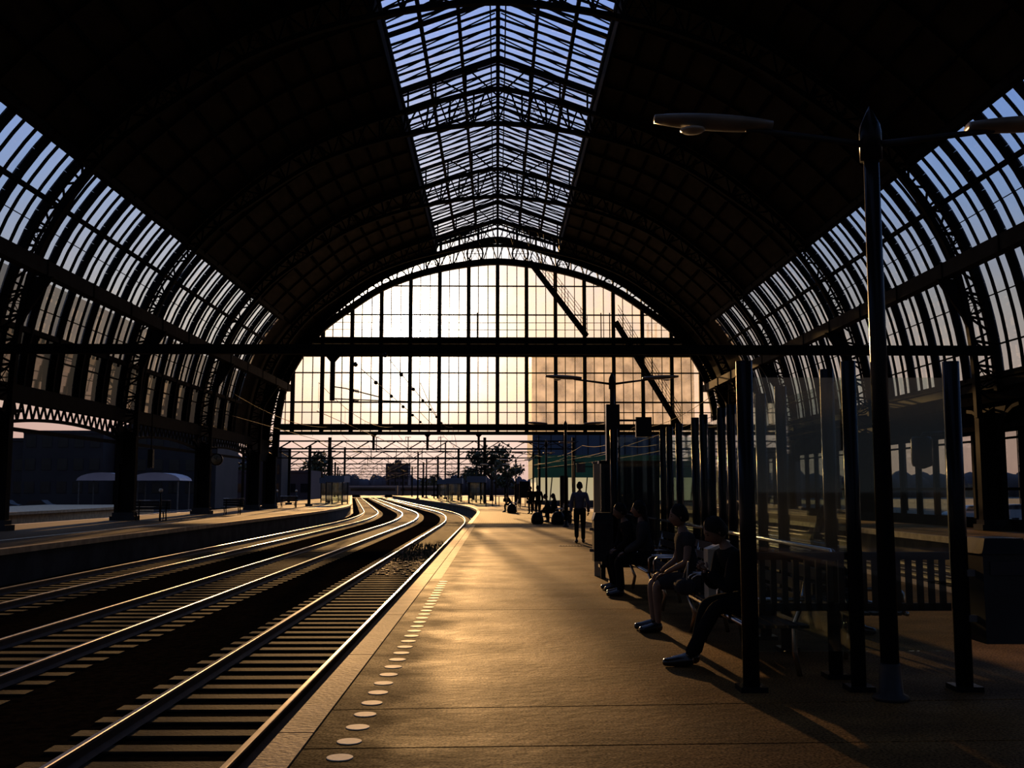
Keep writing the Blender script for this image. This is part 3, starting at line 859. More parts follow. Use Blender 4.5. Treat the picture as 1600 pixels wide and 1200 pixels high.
MB().tube([(0, 0, .58), (.05, 0, .66), (.5, 0, .68)], .03, 8).bar((.5, 0, -1.95), (.5, 0, .75), .09, .09).build('bracket', 'dark', ls)

# ------------------------------------------------------------------ glass windscreen with benches
WX = 2.82; PH = 2.58
wsn = empty('glass_windscreen', (0, 0, 0), label='long glass windscreen of dark posts behind the occupied benches', cat='windscreen')
YP = [8.14, 8.68, 10.12, 10.9, 12.29, 12.82, 13.95, 14.55, 15.84, 16.73]
def wpost(x, y, w=.13, h=PH, par=wsn, nm='post'):
    p = MB().tube([(x, y, 0), (x, y, h)], w / 2, 20).box(x, y, .02, w + .08, w + .08, .04)
    o = p.build(nm, 'black', par); return o
wpost(1.98, 8.14); wpost(3.65, 8.14)
for y in YP: wpost(WX, y, .115)
wpost(1.98, 17.4); wpost(3.65, 17.4); wpost(WX, 17.4, .115)
YQ = YP + [17.4]
for a, b in zip(YQ, YQ[1:]):
    if b - a > .7:
        MB().bbox(WX - .006, WX + .006, a + .06, b - .06, .25, 2.45).build('glass_pane', 'shelter_glass', wsn)
    else:
        MB().bbox(WX - .006, WX + .006, a + .06, b - .06, .25, 2.45).build('glass_pane', 'shelter_glass', wsn)
for y in (8.14, 17.4):
    MB().bbox(2.05, WX - .06, y - .006, y + .006, .3, 2.45).build('end_glass_pane', 'shelter_glass', wsn)
    MB().bbox(WX + .06, 3.58, y - .006, y + .006, .3, 2.45).build('end_glass_pane', 'shelter_glass', wsn)
for x in (WX - .11,):
    MB().tube([(x, 8.3, .95), (x, 8.3, 1.03), (x, 8.36, 1.06), (x, 17.2, 1.06)], .022, 10).build('steel_handrail', 'chrome', wsn)
MB().bbox(2.05, 3.6, 8.2, 8.24, 1.0, 1.06).bbox(2.05, 3.6, 8.2, 8.24, .60, .66).build('slat_rail', 'dark', wsn)
x = 2.08; ss = MB()
while x < 3.58: ss.bbox(x, x + .045, 8.2, 8.23, .6, 1.03); x += .09
ss.build('slatted_guard', 'dark', wsn)
MB().bbox(2.0, 3.62, 17.42, 17.44, .3, .36).build('end_rail', 'dark', wsn)

def bench(y, label, x=2.3, side=-1):
    t = empty('platform_bench', (x, y, 0), label=label, cat='bench', group='steel benches at the windscreen')
    L_ = 2.5
    st = MB()
    for k in range(5): st.bbox(-.2 + k * .095, -.125 + k * .095, -L_ / 2, L_ / 2, .425, .45)
    st.build('seat', 'dark', t)
    MB().tube([(-.25, -L_ / 2, .44), (-.25, L_ / 2, .44)], .022, 10).build('front_rail', 'chrome', t)
    bk = MB()
    for k in range(3): bk.bar((.27 + k * .03, -L_ / 2, .62 + k * .12), (.27 + k * .03, L_ / 2, .62 + k * .12), .02, .09)
    bk.build('backrest', 'dark', t)
    for yy in (-L_ / 2 + .25, L_ / 2 - .25):
        MB().tube([(-.2, yy, .43), (-.12, yy, .2), (-.16, yy, .0)], .025, 8).build('leg', 'chrome', t)
        MB().tube([(.24, yy, 0), (.2, yy, .2), (.2, yy, .43), (.27, yy, .6), (.34, yy, .9)], .023, 8).build('leg', 'chrome', t)
    for yy in (-L_ / 2, 0, L_ / 2):
        MB().tube([(-.22, yy, .45), (-.22, yy, .62), (-.18, yy, .66), (.22, yy, .66), (.27, yy, .62)], .018, 8).build('armrest', 'chrome', t)
    return t
b1 = bench(9.75, 'nearest steel bench at the windscreen, seating the crouching person in polished shoes')
dup(b1, (2.3, 12.45, 0), label='middle steel bench at the windscreen, seating the person in sandals')
dup(b1, (2.3, 15.4, 0), label='farthest steel bench at the windscreen, its chrome front rail shining')
b4 = dup(b1, (3.45, 10.6, 0), PI, label='steel bench on the far side of the windscreen glass')

# info cabinet and bins
ic_ = empty('info_cabinet', (2.32, 18.3, 0), label='tall dark information cabinet at the far end of the windscreen', cat='information cabinet')
MB().bbox(-.48, .56, -.1, .1, .25, 2.02).build('case', 'poster', ic_)
MB().bbox(-.52, .60, -.13, .13, 2.02, 2.07).bbox(-.52, .6, -.13, .13, .2, .25).build('frame', 'black', ic_)
for x in (-.45, .53): MB().bbox(x - .04, x + .04, -.05, .05, 0, .25).build('foot', 'dark', ic_)
MB().bbox(-.42, .5, -.115, -.105, .35, 1.95).build('poster_pane', 'glassdark', ic_)
bp = empty('beige_signpost', (1.84, 18.9, 0), label='narrow upright beige panel left of the dark information cabinet', cat='signpost')
MB().bbox(-.07, .07, -.04, .04, .0, 2.04).build('panel', 'beige', bp)
MB().bbox(-.09, .09, -.06, .06, 2.04, 2.07).build('cap', 'grey', bp)
def bin_(x, y, label, w=.36):
    t = empty('litter_bin', (x, y, .38), label=label, cat='litter bin')
    bd = MB().prism([(-w / 2, -.17, 0), (w / 2, -.17, 0), (w / 2, .17, 0), (-w / 2, .17, 0)], (0, 0, .68)).build('body', 'dark', t)
    MB().prism([(-w / 2 - .01, -.18, .68), (w / 2 + .01, -.18, .68), (w / 2 - .03, -.15, .80), (-w / 2 + .03, -.15, .80)], (0, .36, 0)).build('lid', 'black', t)
    MB().bbox(-w / 2 + .05, w / 2 - .05, -.182, -.17, .52, .62).build('opening', 'glassdark', t)
    MB().bbox(-w / 2 - .06, -w / 2, -.03, .03, .15, .2).bbox(-w / 2 - .06, -w / 2, -.03, .03, .5, .55).build('mounting_bracket', 'grey', t)
    return t
bin_(3.92, 8.1, 'large dark litter bin fixed to the outer right post of the windscreen')
bin_(1.76, 17.25, 'dark litter bin with a bright rim left of the information cabinet', .32)

# ------------------------------------------------------------------ people
def skin_mesh(nodes, edges, root, sub=1):
    names = list(nodes); ix = {n: i for i, n in enumerate(names)}
    me = bpy.data.meshes.new('tmp'); me.from_pydata([nodes[n][0] for n in names], [(ix[a], ix[b]) for a, b in edges], [])
    o = bpy.data.objects.new('tmp', me); C.objects.link(o)
    sk = o.modifiers.new('s', 'SKIN'); sk.use_smooth_shade = True; sk.branch_smoothing = .3
    ld = me.skin_vertices[0].data
    for n in names:
        r = nodes[n][1]; r = (r, r) if isinstance(r, (int, float)) else r
        ld[ix[n]].radius = r; ld[ix[n]].use_root = n in (root if isinstance(root, (list, tuple)) else [root])
    sb = o.modifiers.new('u', 'SUBSURF'); sb.levels = sub; sb.render_levels = sub
    dg = bpy.context.evaluated_depsgraph_get(); ev = o.evaluated_get(dg)
    m2 = ev.to_mesh(); V_ = [v.co.copy() for v in m2.vertices]; F_ = [tuple(p.vertices) for p in m2.polygons]
    ev.to_mesh_clear(); bpy.data.objects.remove(o); bpy.data.meshes.remove(me)
    return V_, F_

def head_geo(c, fwd, up, s=1.0):
    """head with brow, nose, lips, chin, ears; c = centre of the skull"""
    f, u = Vector(fwd).normalized(), Vector(up).normalized(); r = f.cross(u).normalized(); u = r.cross(f)
    V_, F_ = [], []; n, m = 20, 14
    for i in range(m + 1):
        th = PI * i / m
        for j in range(n):
            a = 2 * PI * j / n
            x, y, z = math.sin(th) * math.cos(a), math.sin(th) * math.sin(a), math.cos(th)   # x forward
            X, Y, Z = x * .098, y * .076, z * .118
            if z < 0: Y *= 1 - .35 * z * z; X *= 1 - .18 * z * z * (1 if x < 0 else .4)
            if x > .3:
                if abs(y) < .18 and -.35 < z < .05: X += .030 * (1 - abs(y) / .18) * min(1, (.1 - z) * 3)
                if .15 < abs(y) < .5 and -.05 < z < .22: X -= .010
                if .2 < z < .38: X += .004
                if abs(y) < .3 and -.62 < z < -.42: X += .007
                if abs(y) < .35 and z < -.75: X += .012
            p = f * X + r * Y + u * Z
            V_.append(Vector(c) + p * s)
    for i in range(m):
        for j in range(n): F_.append((i * n + j, i * n + (j + 1) % n, (i + 1) * n + (j + 1) % n, (i + 1) * n + j))
    for sgn in (-1, 1):   # ears
        b = len(V_); cc = Vector(c) + (r * (.078 * sgn) - u * .01 - f * .005) * s
        for k in range(8):
            a = 2 * PI * k / 8; V_.append(cc + (f * (math.cos(a) * .016) + u * (math.sin(a) * .03)) * s)
        V_.append(cc + r * (.016 * sgn * s) - f * .006)
        for k in range(8): F_.append((b + k, b + (k + 1) % 8, b + 8))
    return V_, F_

def hand_nodes(side, wrist, d, palm_n, curl=.5, s=1.0):
    """palm plus five finger chains, d = pointing direction, palm_n = palm normal"""
    d = Vector(d).normalized(); n = Vector(palm_n).normalized(); a = d.cross(n).normalized(); w = Vector(wrist)
    nodes, edges, roots = {}, [], []
    p0 = side + 'palm0'; p1 = side + 'palm1'
    nodes[p0] = (w + d * .02 * s, (.028 * s, .017 * s)); nodes[p1] = (w + d * .085 * s, (.038 * s, .014 * s)); edges.append((p0, p1)); roots.append(p0)
    for i, (o_, L_) in enumerate(((-.030, .068), (-.010, .078), (.010, .073), (.029, .058))):
        st = w + d * .07 * s + a * o_ * s; dirv = d.copy(); prev = None
        for k in range(4):
            nm = '%sf%d_%d' % (side, i, k); nodes[nm] = (st, (.0095 - .0012 * k) * s)
            if prev: edges.append((prev, nm))
            else: roots.append(nm)
            prev = nm; dirv = (dirv * math.cos(curl * .6 + .06 * i) + n * math.sin(curl * .6 + .06 * i)).normalized(); st = st + dirv * (L_ / 3 * s)
    st = w + d * .03 * s - a * .022 * s; dirv = (d * .7 - a * .7 + n * .25).normalized(); prev = None
    for k in range(3):
        nm = '%st_%d' % (side, k); nodes[nm] = (st, (.0115 - .0015 * k) * s)
        if prev: edges.append((prev, nm))
        else: roots.append(nm)
        prev = nm; st = st + dirv * .032 * s; dirv = (dirv + d * .3).normalized()
    return nodes, edges, roots

def person(loc, rz, J, label, top='shirt_blue', legs='cloth_dark', shoe='leather', hair='hair', short_sleeve=False, shorts=False, long_hair=False, look=(0, 1, -.1), headup=(0, 0, 1), fem=1.0, curl=.5, feet=True):
    t = empty('person', loc, rz, label=label, cat='person')
    J = {k: Vector(v) for k, v in J.items()}
    nd = {'pelvis': (J['pelvis'], (.125 * fem, .10)), 'waist': (J['pelvis'].lerp(J['chest'], .45), (.115 * fem, .09)), 'chest': (J['chest'], (.135 * fem, .10)), 'upper': (J['chest'].lerp(J['neck'], .6), (.10, .08)), 'neck': (J['neck'], .055), 'nape': (J['neck'].lerp(J['head'], .5), .052)}
    ed_ = [('pelvis', 'waist'), ('waist', 'chest'), ('chest', 'upper'), ('upper', 'neck'), ('neck', 'nape')]
    for s in 'lr':
        nd.update({s + 'sh': (J[s + 'sh'], .058), s + 'ua': (J[s + 'sh'].lerp(J[s + 'el'], .5), .046), s + 'el': (J[s + 'el'], .038), s + 'fa': (J[s + 'el'].lerp(J[s + 'wr'], .4), .036), s + 'wr': (J[s + 'wr'], .024)})
        ed_ += [('upper', s + 'sh'), (s + 'sh', s + 'ua'), (s + 'ua', s + 'el'), (s + 'el', s + 'fa'), (s + 'fa', s + 'wr')]
        nd.update({s + 'hip': (J[s + 'hip'], .088), s + 'th': (J[s + 'hip'].lerp(J[s + 'kn'], .5), .078), s + 'kn': (J[s + 'kn'], .056), s + 'ca': (J[s + 'kn'].lerp(J[s + 'an'], .35), .055), s + 'an': (J[s + 'an'], .034), s + 'ba': (J[s + 'an'].lerp(J[s + 'to'], .7), (.036, .024)), s + 'to': (J[s + 'to'], (.032, .016))})
        ed_ += [('pelvis', s + 'hip'), (s + 'hip', s + 'th'), (s + 'th', s + 'kn'), (s + 'kn', s + 'ca'), (s + 'ca', s + 'an'), (s + 'an', s + 'ba'), (s + 'ba', s + 'to')]
    V1, F1 = skin_mesh(nd, ed_, 'pelvis')
    mb = MB(); mb.add(V1, F1, True)
    hv, hf = head_geo(J['head'], look, headup); mb.add(hv, hf, True)
    hn, he, hr = {}, [], []
    for s in 'lr':
        d = J[s + 'wr'] - J[s + 'el']; pn = J.get(s + 'pn', Vector((-1 if s == 'r' else 1, 0, 0)))
        a, b, c = hand_nodes(s, J[s + 'wr'], d, pn, curl); hn.update(a); he += b; hr += c
    v2, f2 = skin_mesh(hn, he, hr); mb.add(v2, f2, True)
    mb.build('body', 'skin', t)
    # clothes follow the same joints, a little thicker
    g = lambda n, k=1.1, e=.008: (nd[n][0], tuple(q * k + e for q in (nd[n][1] if isinstance(nd[n][1], tuple) else (nd[n][1],) * 2)))
    tn = {n: g(n, 1.16, .016) for n in ('pelvis', 'waist', 'chest', 'upper')}; te = [('pelvis', 'waist'), ('waist', 'chest'), ('chest', 'upper')]
    tn['collar'] = (J['neck'] + Vector((0, 0, -.005)), .062); te.append(('upper', 'collar'))
    for s in 'lr':
        seq = ['sh', 'ua'] if short_sleeve else ['sh', 'ua', 'el', 'fa', 'wr']
        for k in seq: tn[s + k] = g(s + k, 1.22, .016)
        te.append(('upper', s + 'sh')); te += [(s + a, s + b) for a, b in zip(seq, seq[1:])]
    v, f = skin_mesh(tn, te, 'pelvis'); MB().add(v, f, True).build('shirt', top, t)
    ln = {'pelvis': g('pelvis', 1.08, .004)}; le = []
    for s in 'lr':
        seq = ['hip', 'th', 'kn'] if shorts else ['hip', 'th', 'kn', 'ca', 'an']
        for k in seq: ln[s + k] = g(s + k, 1.12, .010 if k != 'an' else .026)
        le.append(('pelvis', s + 'hip')); le += [(s + a, s + b) for a, b in zip(seq, seq[1:])]
    v, f = skin_mesh(ln, le, 'pelvis'); MB().add(v, f, True).build('shorts' if shorts else 'trousers', legs, t)
    if feet:
        for s in 'lr':
            an, to = J[s + 'an'], J[s + 'to']; d = (to - an); d.z = 0; d.normalize()
            base = Vector((an.x, an.y, to.z)); bz = Vector((0, 0, 1))
            sn = {'a': (base - d * .055 + bz * .03, (.050, .062)), 'b': (base + d * .03 + bz * .028, (.052, .066)), 'c': (to - d * .05 + bz * .012, (.060, .048)), 'd': (to + d * .055 + bz * .002, (.050, .036))}
            v, f = skin_mesh(sn, [('a', 'b'), ('b', 'c'), ('c', 'd')], 'a')
            mz = min(p.z for p in v); v = [Vector((p.x, p.y, p.z - mz + .001)) for p in v]
            sh = MB().add(v, f, True).build('shoe', shoe, t)
    # eyes, brows and mouth
    ff, uu = Vector(look).normalized(), Vector(headup).normalized(); rr = ff.cross(uu).normalized(); uu = rr.cross(ff)
    for q in (-1, 1):
        MB().lathe([(.002, -.006), (.007, -.004), (.009, 0), (.007, .004), (.002, .006)], tuple(J['head'] + ff * .083 + rr * (q * .031) + uu * .008), 10).build('eye', 'cloth_dark', t)
        MB().bar(J['head'] + ff * .090 + rr * (q * .016) + uu * .030, J['head'] + ff * .080 + rr * (q * .048) + uu * .028, .010, .006).build('eyebrow', hair, t)
    mo = [J['head'] + ff * (.083 - abs(q) * .004) + rr * (q * .011) - uu * .062 for q in (-2, -1, 0, 1, 2)]
    MB().tube(mo, .005, 6).build('mouth', 'mouth', t)
    # hair cap
    f_, u_ = Vector(look).normalized(), Vector(headup).normalized(); r_ = f_.cross(u_).normalized(); u_ = r_.cross(f_)
    V_, F_ = [], []; n, m = 20, 10
    for i in range(m + 1):
        for j in range(n):
            a = 2 * PI * j / n; th = PI * (.66 - .29 * max(0, math.cos(a)) ** .7) * i / m; x, y, z = math.sin(th) * math.cos(a), math.sin(th) * math.sin(a), math.cos(th)
            k = 1 + .05 * math.sin(7 * a + 5 * th)
            V_.append(J['head'] + f_ * (x * .106 * k - .012) + r_ * (y * .092 * k) + u_ * (z * .136 * k + .004))
    for i in range(m):
        for j in range(n): F_.append((i * n + j, i * n + (j + 1) % n, (i + 1) * n + (j + 1) % n, (i + 1) * n + j))
    hm = MB().add(V_, F_, True)
    if long_hair:
        v, f = skin_mesh({'a': (J['head'] - f_ * .06 + u_ * .04, (.07, .05)), 'b': (J['head'] - f_ * .085 - u_ * .08, (.075, .045)), 'c': (J['neck'] - f_ * .085 - u_ * .05, (.07, .035)), 'd': (J['neck'] - f_ * .09 - u_ * .16, (.05, .02))}, [('a', 'b'), ('b', 'c'), ('c', 'd')], 'a')
        hm.add(v, f, True)
    hm.build('hair', hair, t)
    return t

def sit(lean=0.0, foot=.42, hand='lap', head_drop=0.0, spread=.12, seat=.47, cross=False):
    """facing +Y, pelvis above the seat"""
    pz = seat + .10
    J = dict(pelvis=(0, 0, pz), chest=(0, .10 + lean * .5, pz + .33 - lean * .12), neck=(0, .10 + lean, pz + .53 - lean * .28))
    nk = Vector(J['neck']); J['head'] = nk + Vector((0, .05 + head_drop * .08, .165 - head_drop * .04))
    for s, q in (('l', -1), ('r', 1)):
        J[s + 'sh'] = nk + Vector((q * .185, -.02, -.065)); J[s + 'hip'] = (q * .10, .04, pz - .01)
        J[s + 'kn'] = (q * spread * 1.1, .46, seat + .06); J[s + 'an'] = (q * spread, foot, .075); J[s + 'to'] = (q * spread * 1.2, foot + .17, .035)
        if hand == 'lap': J[s + 'el'] = nk + Vector((q * .25, .03, -.33)); J[s + 'wr'] = Vector((q * .11, .36, seat + .17)); J[s + 'pn'] = Vector((0, 0, -1))
        else: J[s + 'el'] = Vector((q * .2, .36, seat + .20)); J[s + 'wr'] = Vector((q * .06, .50, seat + .36)); J[s + 'pn'] = Vector((-q, 0, 0))
    if cross: J['lan'] = (-.02, foot + .10, .085); J['lto'] = (.04, foot + .27, .045)
    return J
def stand(stride=0.0, h=1.0, arm=0.0):
    J = dict(pelvis=(0, 0, .96), chest=(0, .02, 1.27), neck=(0, .01, 1.50), head=(0, .03, 1.665))
    for s, q in (('l', -1), ('r', 1)):
        J[s + 'sh'] = (q * .19, 0, 1.44); J[s + 'el'] = (q * .25, -.04 - q * arm * .1, 1.15); J[s + 'wr'] = (q * .26, .06 + q * arm * .15, .90); J[s + 'hip'] = (q * .095, 0, .93)
        J[s + 'kn'] = (q * .10, .03 + q * stride * .18, .50); J[s + 'an'] = (q * .10, q * stride * .28 - .02, .08 + (.06 if q * stride < 0 else 0)); J[s + 'to'] = (q * .12, q * stride * .28 + .15, .035)
    return J

# walking man
wm = person((2.45, 30.6, 0), -.05, stand(.45, 1, .5), 'man in blue-grey shirt and dark trousers walking away along the platform', 'shirt_blue', 'cloth_dark', short_sleeve=False, look=(0, 1, -.12))
# seated: facing the platform edge (-X), local +Y -> world -X
person((2.36, 9.3, 0), PI / 2 + .12, sit(lean=.21, foot=.58, hand='chin', head_drop=.6, cross=True), 'person in dark suit and polished shoes hunched forward on the nearest bench', 'cloth_dark', 'cloth_dark', look=(0, .85, -.45))
person((2.2, 11.55, 0), PI / 2 + .05, sit(lean=.02, foot=.44), 'person in shorts and sandals with bare legs on the middle bench', 'cloth_grey', 'cloth_grey', 'leather', short_sleeve=True, shorts=True, look=(0, 1, -.1), fem=.95)
person((2.22, 16.25, 0), PI / 2 + .1, sit(lean=.12, foot=.36, head_drop=.3), 'person in dark clothes seated at far end bench next to the cabinet', 'cloth_dark', 'cloth_dark', look=(0, 1, -.2))
person((2.25, 15.3, 0), PI / 2 - .1, sit(lean=.0, foot=.42), 'long-haired person in grey top leaning back on the farthest bench', 'cloth_grey', 'cloth_dark', look=(.2, 1, 0), long_hair=True, fem=.92)
person((3.45, 11.35, 0), -PI / 2, sit(lean=.05, foot=.42), 'dark-haired person seated behind the windscreen glass, facing away right', 'cloth_dark', 'cloth_dark', look=(0, 1, -.1), long_hair=True)
# pale box and bag on the nearest bench
pb = empty('carton_box', (2.2, 10.55, .455), label='upright pale carton standing on the bench behind the hunched person', cat='carton')
MB().bbox(-.07, .07, -.11, .11, 0, .50).build('box', 'beige', pb)
MB().prism([(-.07, -.11, .50), (.07, -.11, .50), (.16, -.11, .58), (.15, -.11, .59)], (0, .22, 0)).build('flap', 'white', pb)
hb_ = empty('shoulder_bag', (1.98, 10.95, .455), label='soft pale bag lying on the bench edge beside the carton', cat='bag')
V_, F_ = skin_mesh({'a': (Vector((0, -.14, .08)), (.09, .07)), 'b': (Vector((0, 0, .10)), (.12, .10)), 'c': (Vector((0, .14, .08)), (.09, .07))}, [('a', 'b'), ('b', 'c')], 'b', 2)
MB().add(V_, F_, True).build('body', 'cloth_grey', hb_)
MB().tube([(0, -.12, .14), (.03, -.05, .33), (.05, .05, .34), (0, .12, .14)], .009, 6).build('strap', 'beige', hb_)

# group with luggage further along
bn = dup(b1, (3.0, 50.5, 0), label='bench of the waiting group beside the brick paving')
person((2.55, 49.3, 0), PI / 2, sit(lean=.1, foot=.45), 'seated person leaning forward behind the round black rucksack', 'cloth_grey', 'cloth_dark', look=(0, 1, -.2))
person((2.9, 50.6, 0), PI / 2 + .2, sit(lean=.02, foot=.42), 'seated person in dark jacket in the middle of the waiting group', 'cloth_dark', 'cloth_dark', long_hair=True)
person((2.15, 54.5, 0), .4, stand(0), 'person standing behind the waiting group in dark clothes', 'cloth_dark', 'cloth_dark')
person((1.0, 73.5, 0), PI / 2, sit(lean=.15, foot=.42), 'small distant person sitting near the platform railing', 'cloth_grey', 'cloth_dark')
bn = dup(b1, (1.15, 73.7, 0), label='small distant bench near the platform railing')
person((2.2, 68, 0), 2.6, stand(0), 'small distant person standing right of the far bench', 'cloth_dark', 'cloth_dark')
def rucksack(x, y, label, s=1.0, m_='black'):
    t = empty('rucksack', (x, y, 0), label=label, cat='rucksack')
    mb = MB().lathe([(.20 * s, 0), (.27 * s, .06 * s), (.28 * s, .2 * s), (.24 * s, .36 * s), (.17 * s, .47 * s), (.06 * s, .53 * s)], (0, 0, 0), 18)
    mb.v = [(a, b * .72, c) for a, b, c in mb.v]
    mb.build('body', m_, t)
    MB().tube([(0, -.14 * s, .12 * s), (.04, -.24 * s, .3 * s), (0, -.10 * s, .48 * s)], .02, 6).build('strap', 'dark', t)
    MB().box(0, -.2 * s, .22 * s, .2 * s, .08 * s, .16 * s).build('pocket', 'dark', t)
rucksack(1.85, 47.6, 'round black rucksack standing on the platform before the waiting group', 1.05)
rucksack(2.75, 46.6, 'tall dark rucksack standing left of the third lamp pole', 1.15)
rucksack(1.0, 70.6, 'small dark rucksack near the distant seated person', 1.2)
su = empty('suitcase', (3.2, 47.4, 0), label='dark upright suitcase beside the third lamp pole', cat='suitcase')
MB().bbox(-.22, .22, -.12, .12, .05, .62).build('shell', 'dark', su)
MB().tube([(-.1, 0, .62), (-.1, 0, .92), (.1, 0, .92), (.1, 0, .62)], .012, 6).build('handle', 'chrome', su)
for x in (-.16, .16): MB().lathe([(.04, -.02), (.04, .02)], (x, 0, .04), 10, 'x').build('wheel', 'black', su)

# ------------------------------------------------------------------ left platform furniture
ck = empty('platform_clock', (-18.35, 67.4, 3.55), label='round double-faced clock hanging beside the third arch column on the left', cat='clock')
MB().lathe([(.36, -.09), (.40, -.06), (.40, .06), (.36, .09)], (0, 0, 0), 28, 'y').build('case', 'black', ck)
for s in (-1, 1):
    MB().lathe([(.33, s * .088), (.33, s * .1)], (0, 0, 0), 28, 'y').build('dial', 'clockface', ck)
MB().bar((0, -.11, 0), (-.16, -.11, .12), .02, .03, (0, 1, 0)).bar((0, -.11, 0), (.05, -.11, .25), .015, .02, (0, 1, 0)).build('hands', 'black', ck)
MB().bar((0, 0, .4), (0, 0, .75), .05, .05).bar((-.75, 0, .72), (0, 0, .72), .05, .05).bar((-.75, .0, .2), (-.3, 0, .2), .04, .04).build('bracket', 'iron', ck)
hl = empty('hanging_signal_box', (-17.9, 53.3, 2.7), label='long black box hanging from a thin rod by the second left column', cat='signal box')
MB().bbox(-.13, .13, -.13, .13, 0, .95).build('box', 'black', hl); MB().bar((0, 0, .95), (0, 0, 3.6), .05, .05).build('rod', 'iron', hl)
def luggage_bench(x, y, label, L_=1.9):
    t = empty('slatted_bench', (x, y, 0), label=label, cat='bench', group='benches on the left platform')
    m1 = MB()
    for k in range(4): m1.bbox(-L_ / 2, L_ / 2, -.28 + k * .15, -.16 + k * .15, .44, .48)
    m1.build('seat', 'dark', t)
    m2 = MB()
    for k in range(3): m2.bbox(-L_ / 2, L_ / 2, .30, .34, .56 + k * .15, .68 + k * .15)
    m2.build('backrest', 'dark', t)
    for xx in (-L_ / 2 + .2, L_ / 2 - .2): 
        MB().tube([(xx, -.25, 0), (xx, -.15, .22), (xx, -.25, .44)], .035, 6).build('leg', 'iron', t); MB().tube([(xx, .28, 0), (xx, .2, .44), (xx, .32, 1.0)], .035, 6).build('leg', 'iron', t)
    MB().tube([(-L_ / 2, .32, 1.02), (L_ / 2, .32, 1.02)], .02, 6).build('top_rail', 'chrome', t)
luggage_bench(-17.9, 53.6, 'dark slatted bench right of the second arch column on left platform', 1.8)
luggage_bench(-16.9, 66.0, 'dark slatted bench under the round clock on left platform', 1.3)
luggage_bench(-18.6, 92, 'dark slatted bench at the mouth of the hall, left platform', 1.6)
for (x, y, z, lb) in ((-17.2, 52.9, 1.55, 'globe-topped post next to the slatted bench on the left platform'), (-19.3, 90.5, 1.5, 'globe-topped post at the hall mouth, left platform'), (-18.0, 92.5, 1.5, 'globe-topped post right of the hall mouth bench')):
    t = empty('bollard_light', (x, y, 0), label=lb, cat='bollard light')
    MB().tube([(0, 0, 0), (0, 0, z - .1)], .05, 10).build('post', 'black', t); MB().lathe([(.03, -.1), (.09, -.06), (.11, 0), (.08, .07), (.02, .1)], (0, 0, z), 14).build('globe', 'white', t)

def shelter(x, y, label, L_=4.0, W_=1.8):
    t = empty('platform_shelter', (x - off(y), y, 0), label=label, cat='shelter', group='shelters on the platforms beyond the hall')
    MB().bbox(-W_ / 2 - .2, W_ / 2 + .2, -L_ / 2 - .2, L_ / 2 + .2, 2.45, 3.15).build('roof_box', 'farblue', t)
    for xx in (-W_ / 2, W_ / 2):
        for yy in (-L_ / 2, L_ / 2): MB().bar((xx, yy, 0), (xx, yy, 2.45), .12, .12).build('post', 'dark', t)
        MB().bbox(xx - .01, xx + .01, -L_ / 2 + .1, L_ / 2 - .1, .2, 2.4).build('side_pane', 'shelter_glass', t)
    MB().bbox(-W_ / 2 + .1, W_ / 2 - .1, L_ / 2 - .01, L_ / 2 + .01, .2, 2.4).build('end_pane', 'shelter_glass', t)
    MB().bbox(-W_ / 2 + .2, W_ / 2 - .2, -.2, .2, .42, .48).bar((-.5, 0, 0), (-.5, 0, .42), .05, .05).bar((.5, 0, 0), (.5, 0, .42), .05, .05).build('inner_bench', 'dark', t)
shelter(-18.0 + off(116) , 116, 'blue-topped glass shelter on the left platform beyond the hall')
shelter(-16.6 + 1.0, 135, 'smaller blue-topped shelter further along the left platform', 5, 2.2)
shelter(1.4, 120, 'glass shelter nearest the hall on the curving right platform')
shelter(.6, 138, 'second blue-topped shelter on the curving right platform')
shelter(1.0, 156, 'third shelter on the curving right platform, near the mast')
def panel(x, y, w, z0, z1, label, m_='dark'):
    t = empty('information_panel', (x - off(y), y, 0), label=label, cat='information panel')
    MB().bbox(-w / 2, w / 2, -.06, .06, z0, z1).build('board', m_, t)
    for xx in (-w / 2 + .05, w / 2 - .05): MB().bar((xx, 0, 0), (xx, 0, z0 + .1), .07, .07).build('post', 'grey', t)
panel(2.9, 88, .9, .9, 2.3, 'dark information panel on the brick paving before the cream wall')
panel(-.1 + 4, 104, .7, .2, 2.2, 'tall dark panel beside the small railings, right platform')
panel(3.7, 57, .45, .3, 2.35, 'slim dark panel behind the waiting group')
t_ = empty('platform_sign', (3.3, 40.5, 0), label='small white square sign above the walking man', cat='sign')
MB().bbox(-.17, .17, -.02, .02, 2.25, 2.6).build('plate', 'grey', t_); MB().bar((-.25, 0, 0), (-.25, 0, 2.7), .06, .06).bar((-.25, 0, 2.65), (.15, 0, 2.65), .04, .04).build('post', 'dark', t_)
# short railings near (785,790)
rg = empty('barrier_railing', (2.2 - off(98), 98, 0), label='low dark railing of short uprights across the curved brick platform', cat='railing')
r_ = MB(); 
for k in range(7): r_.bar((-2.0 + k * .62, 0, 0), (-2.0 + k * .62, 0, .98), .08, .08)
r_.build('upright', 'iron', rg); MB().bar((-2.0, 0, .98), (1.75, 0, .98), .06, .06).build('rail', 'iron', rg)
for k in range(12):
    y = 118 + k * 11; s_ = 'leaf'
    t = empty('lamp_post', (1.6 - off(y) + (k % 3) * .8, y, 0), label='slim distant lamp post on the curved platform behind the shelters', cat='lamp post', group='slim distant lamp posts of the curved platform')
    MB().tube([(0, 0, 0), (0, 0, 4.1)], .06, 6).build('pole', 'iron', t)
    MB().tube([(-.9, 0, 4.2), (0, 0, 4.05), (.9, 0, 4.2)], .07, 6).build('lamp_arms', 'iron', t)

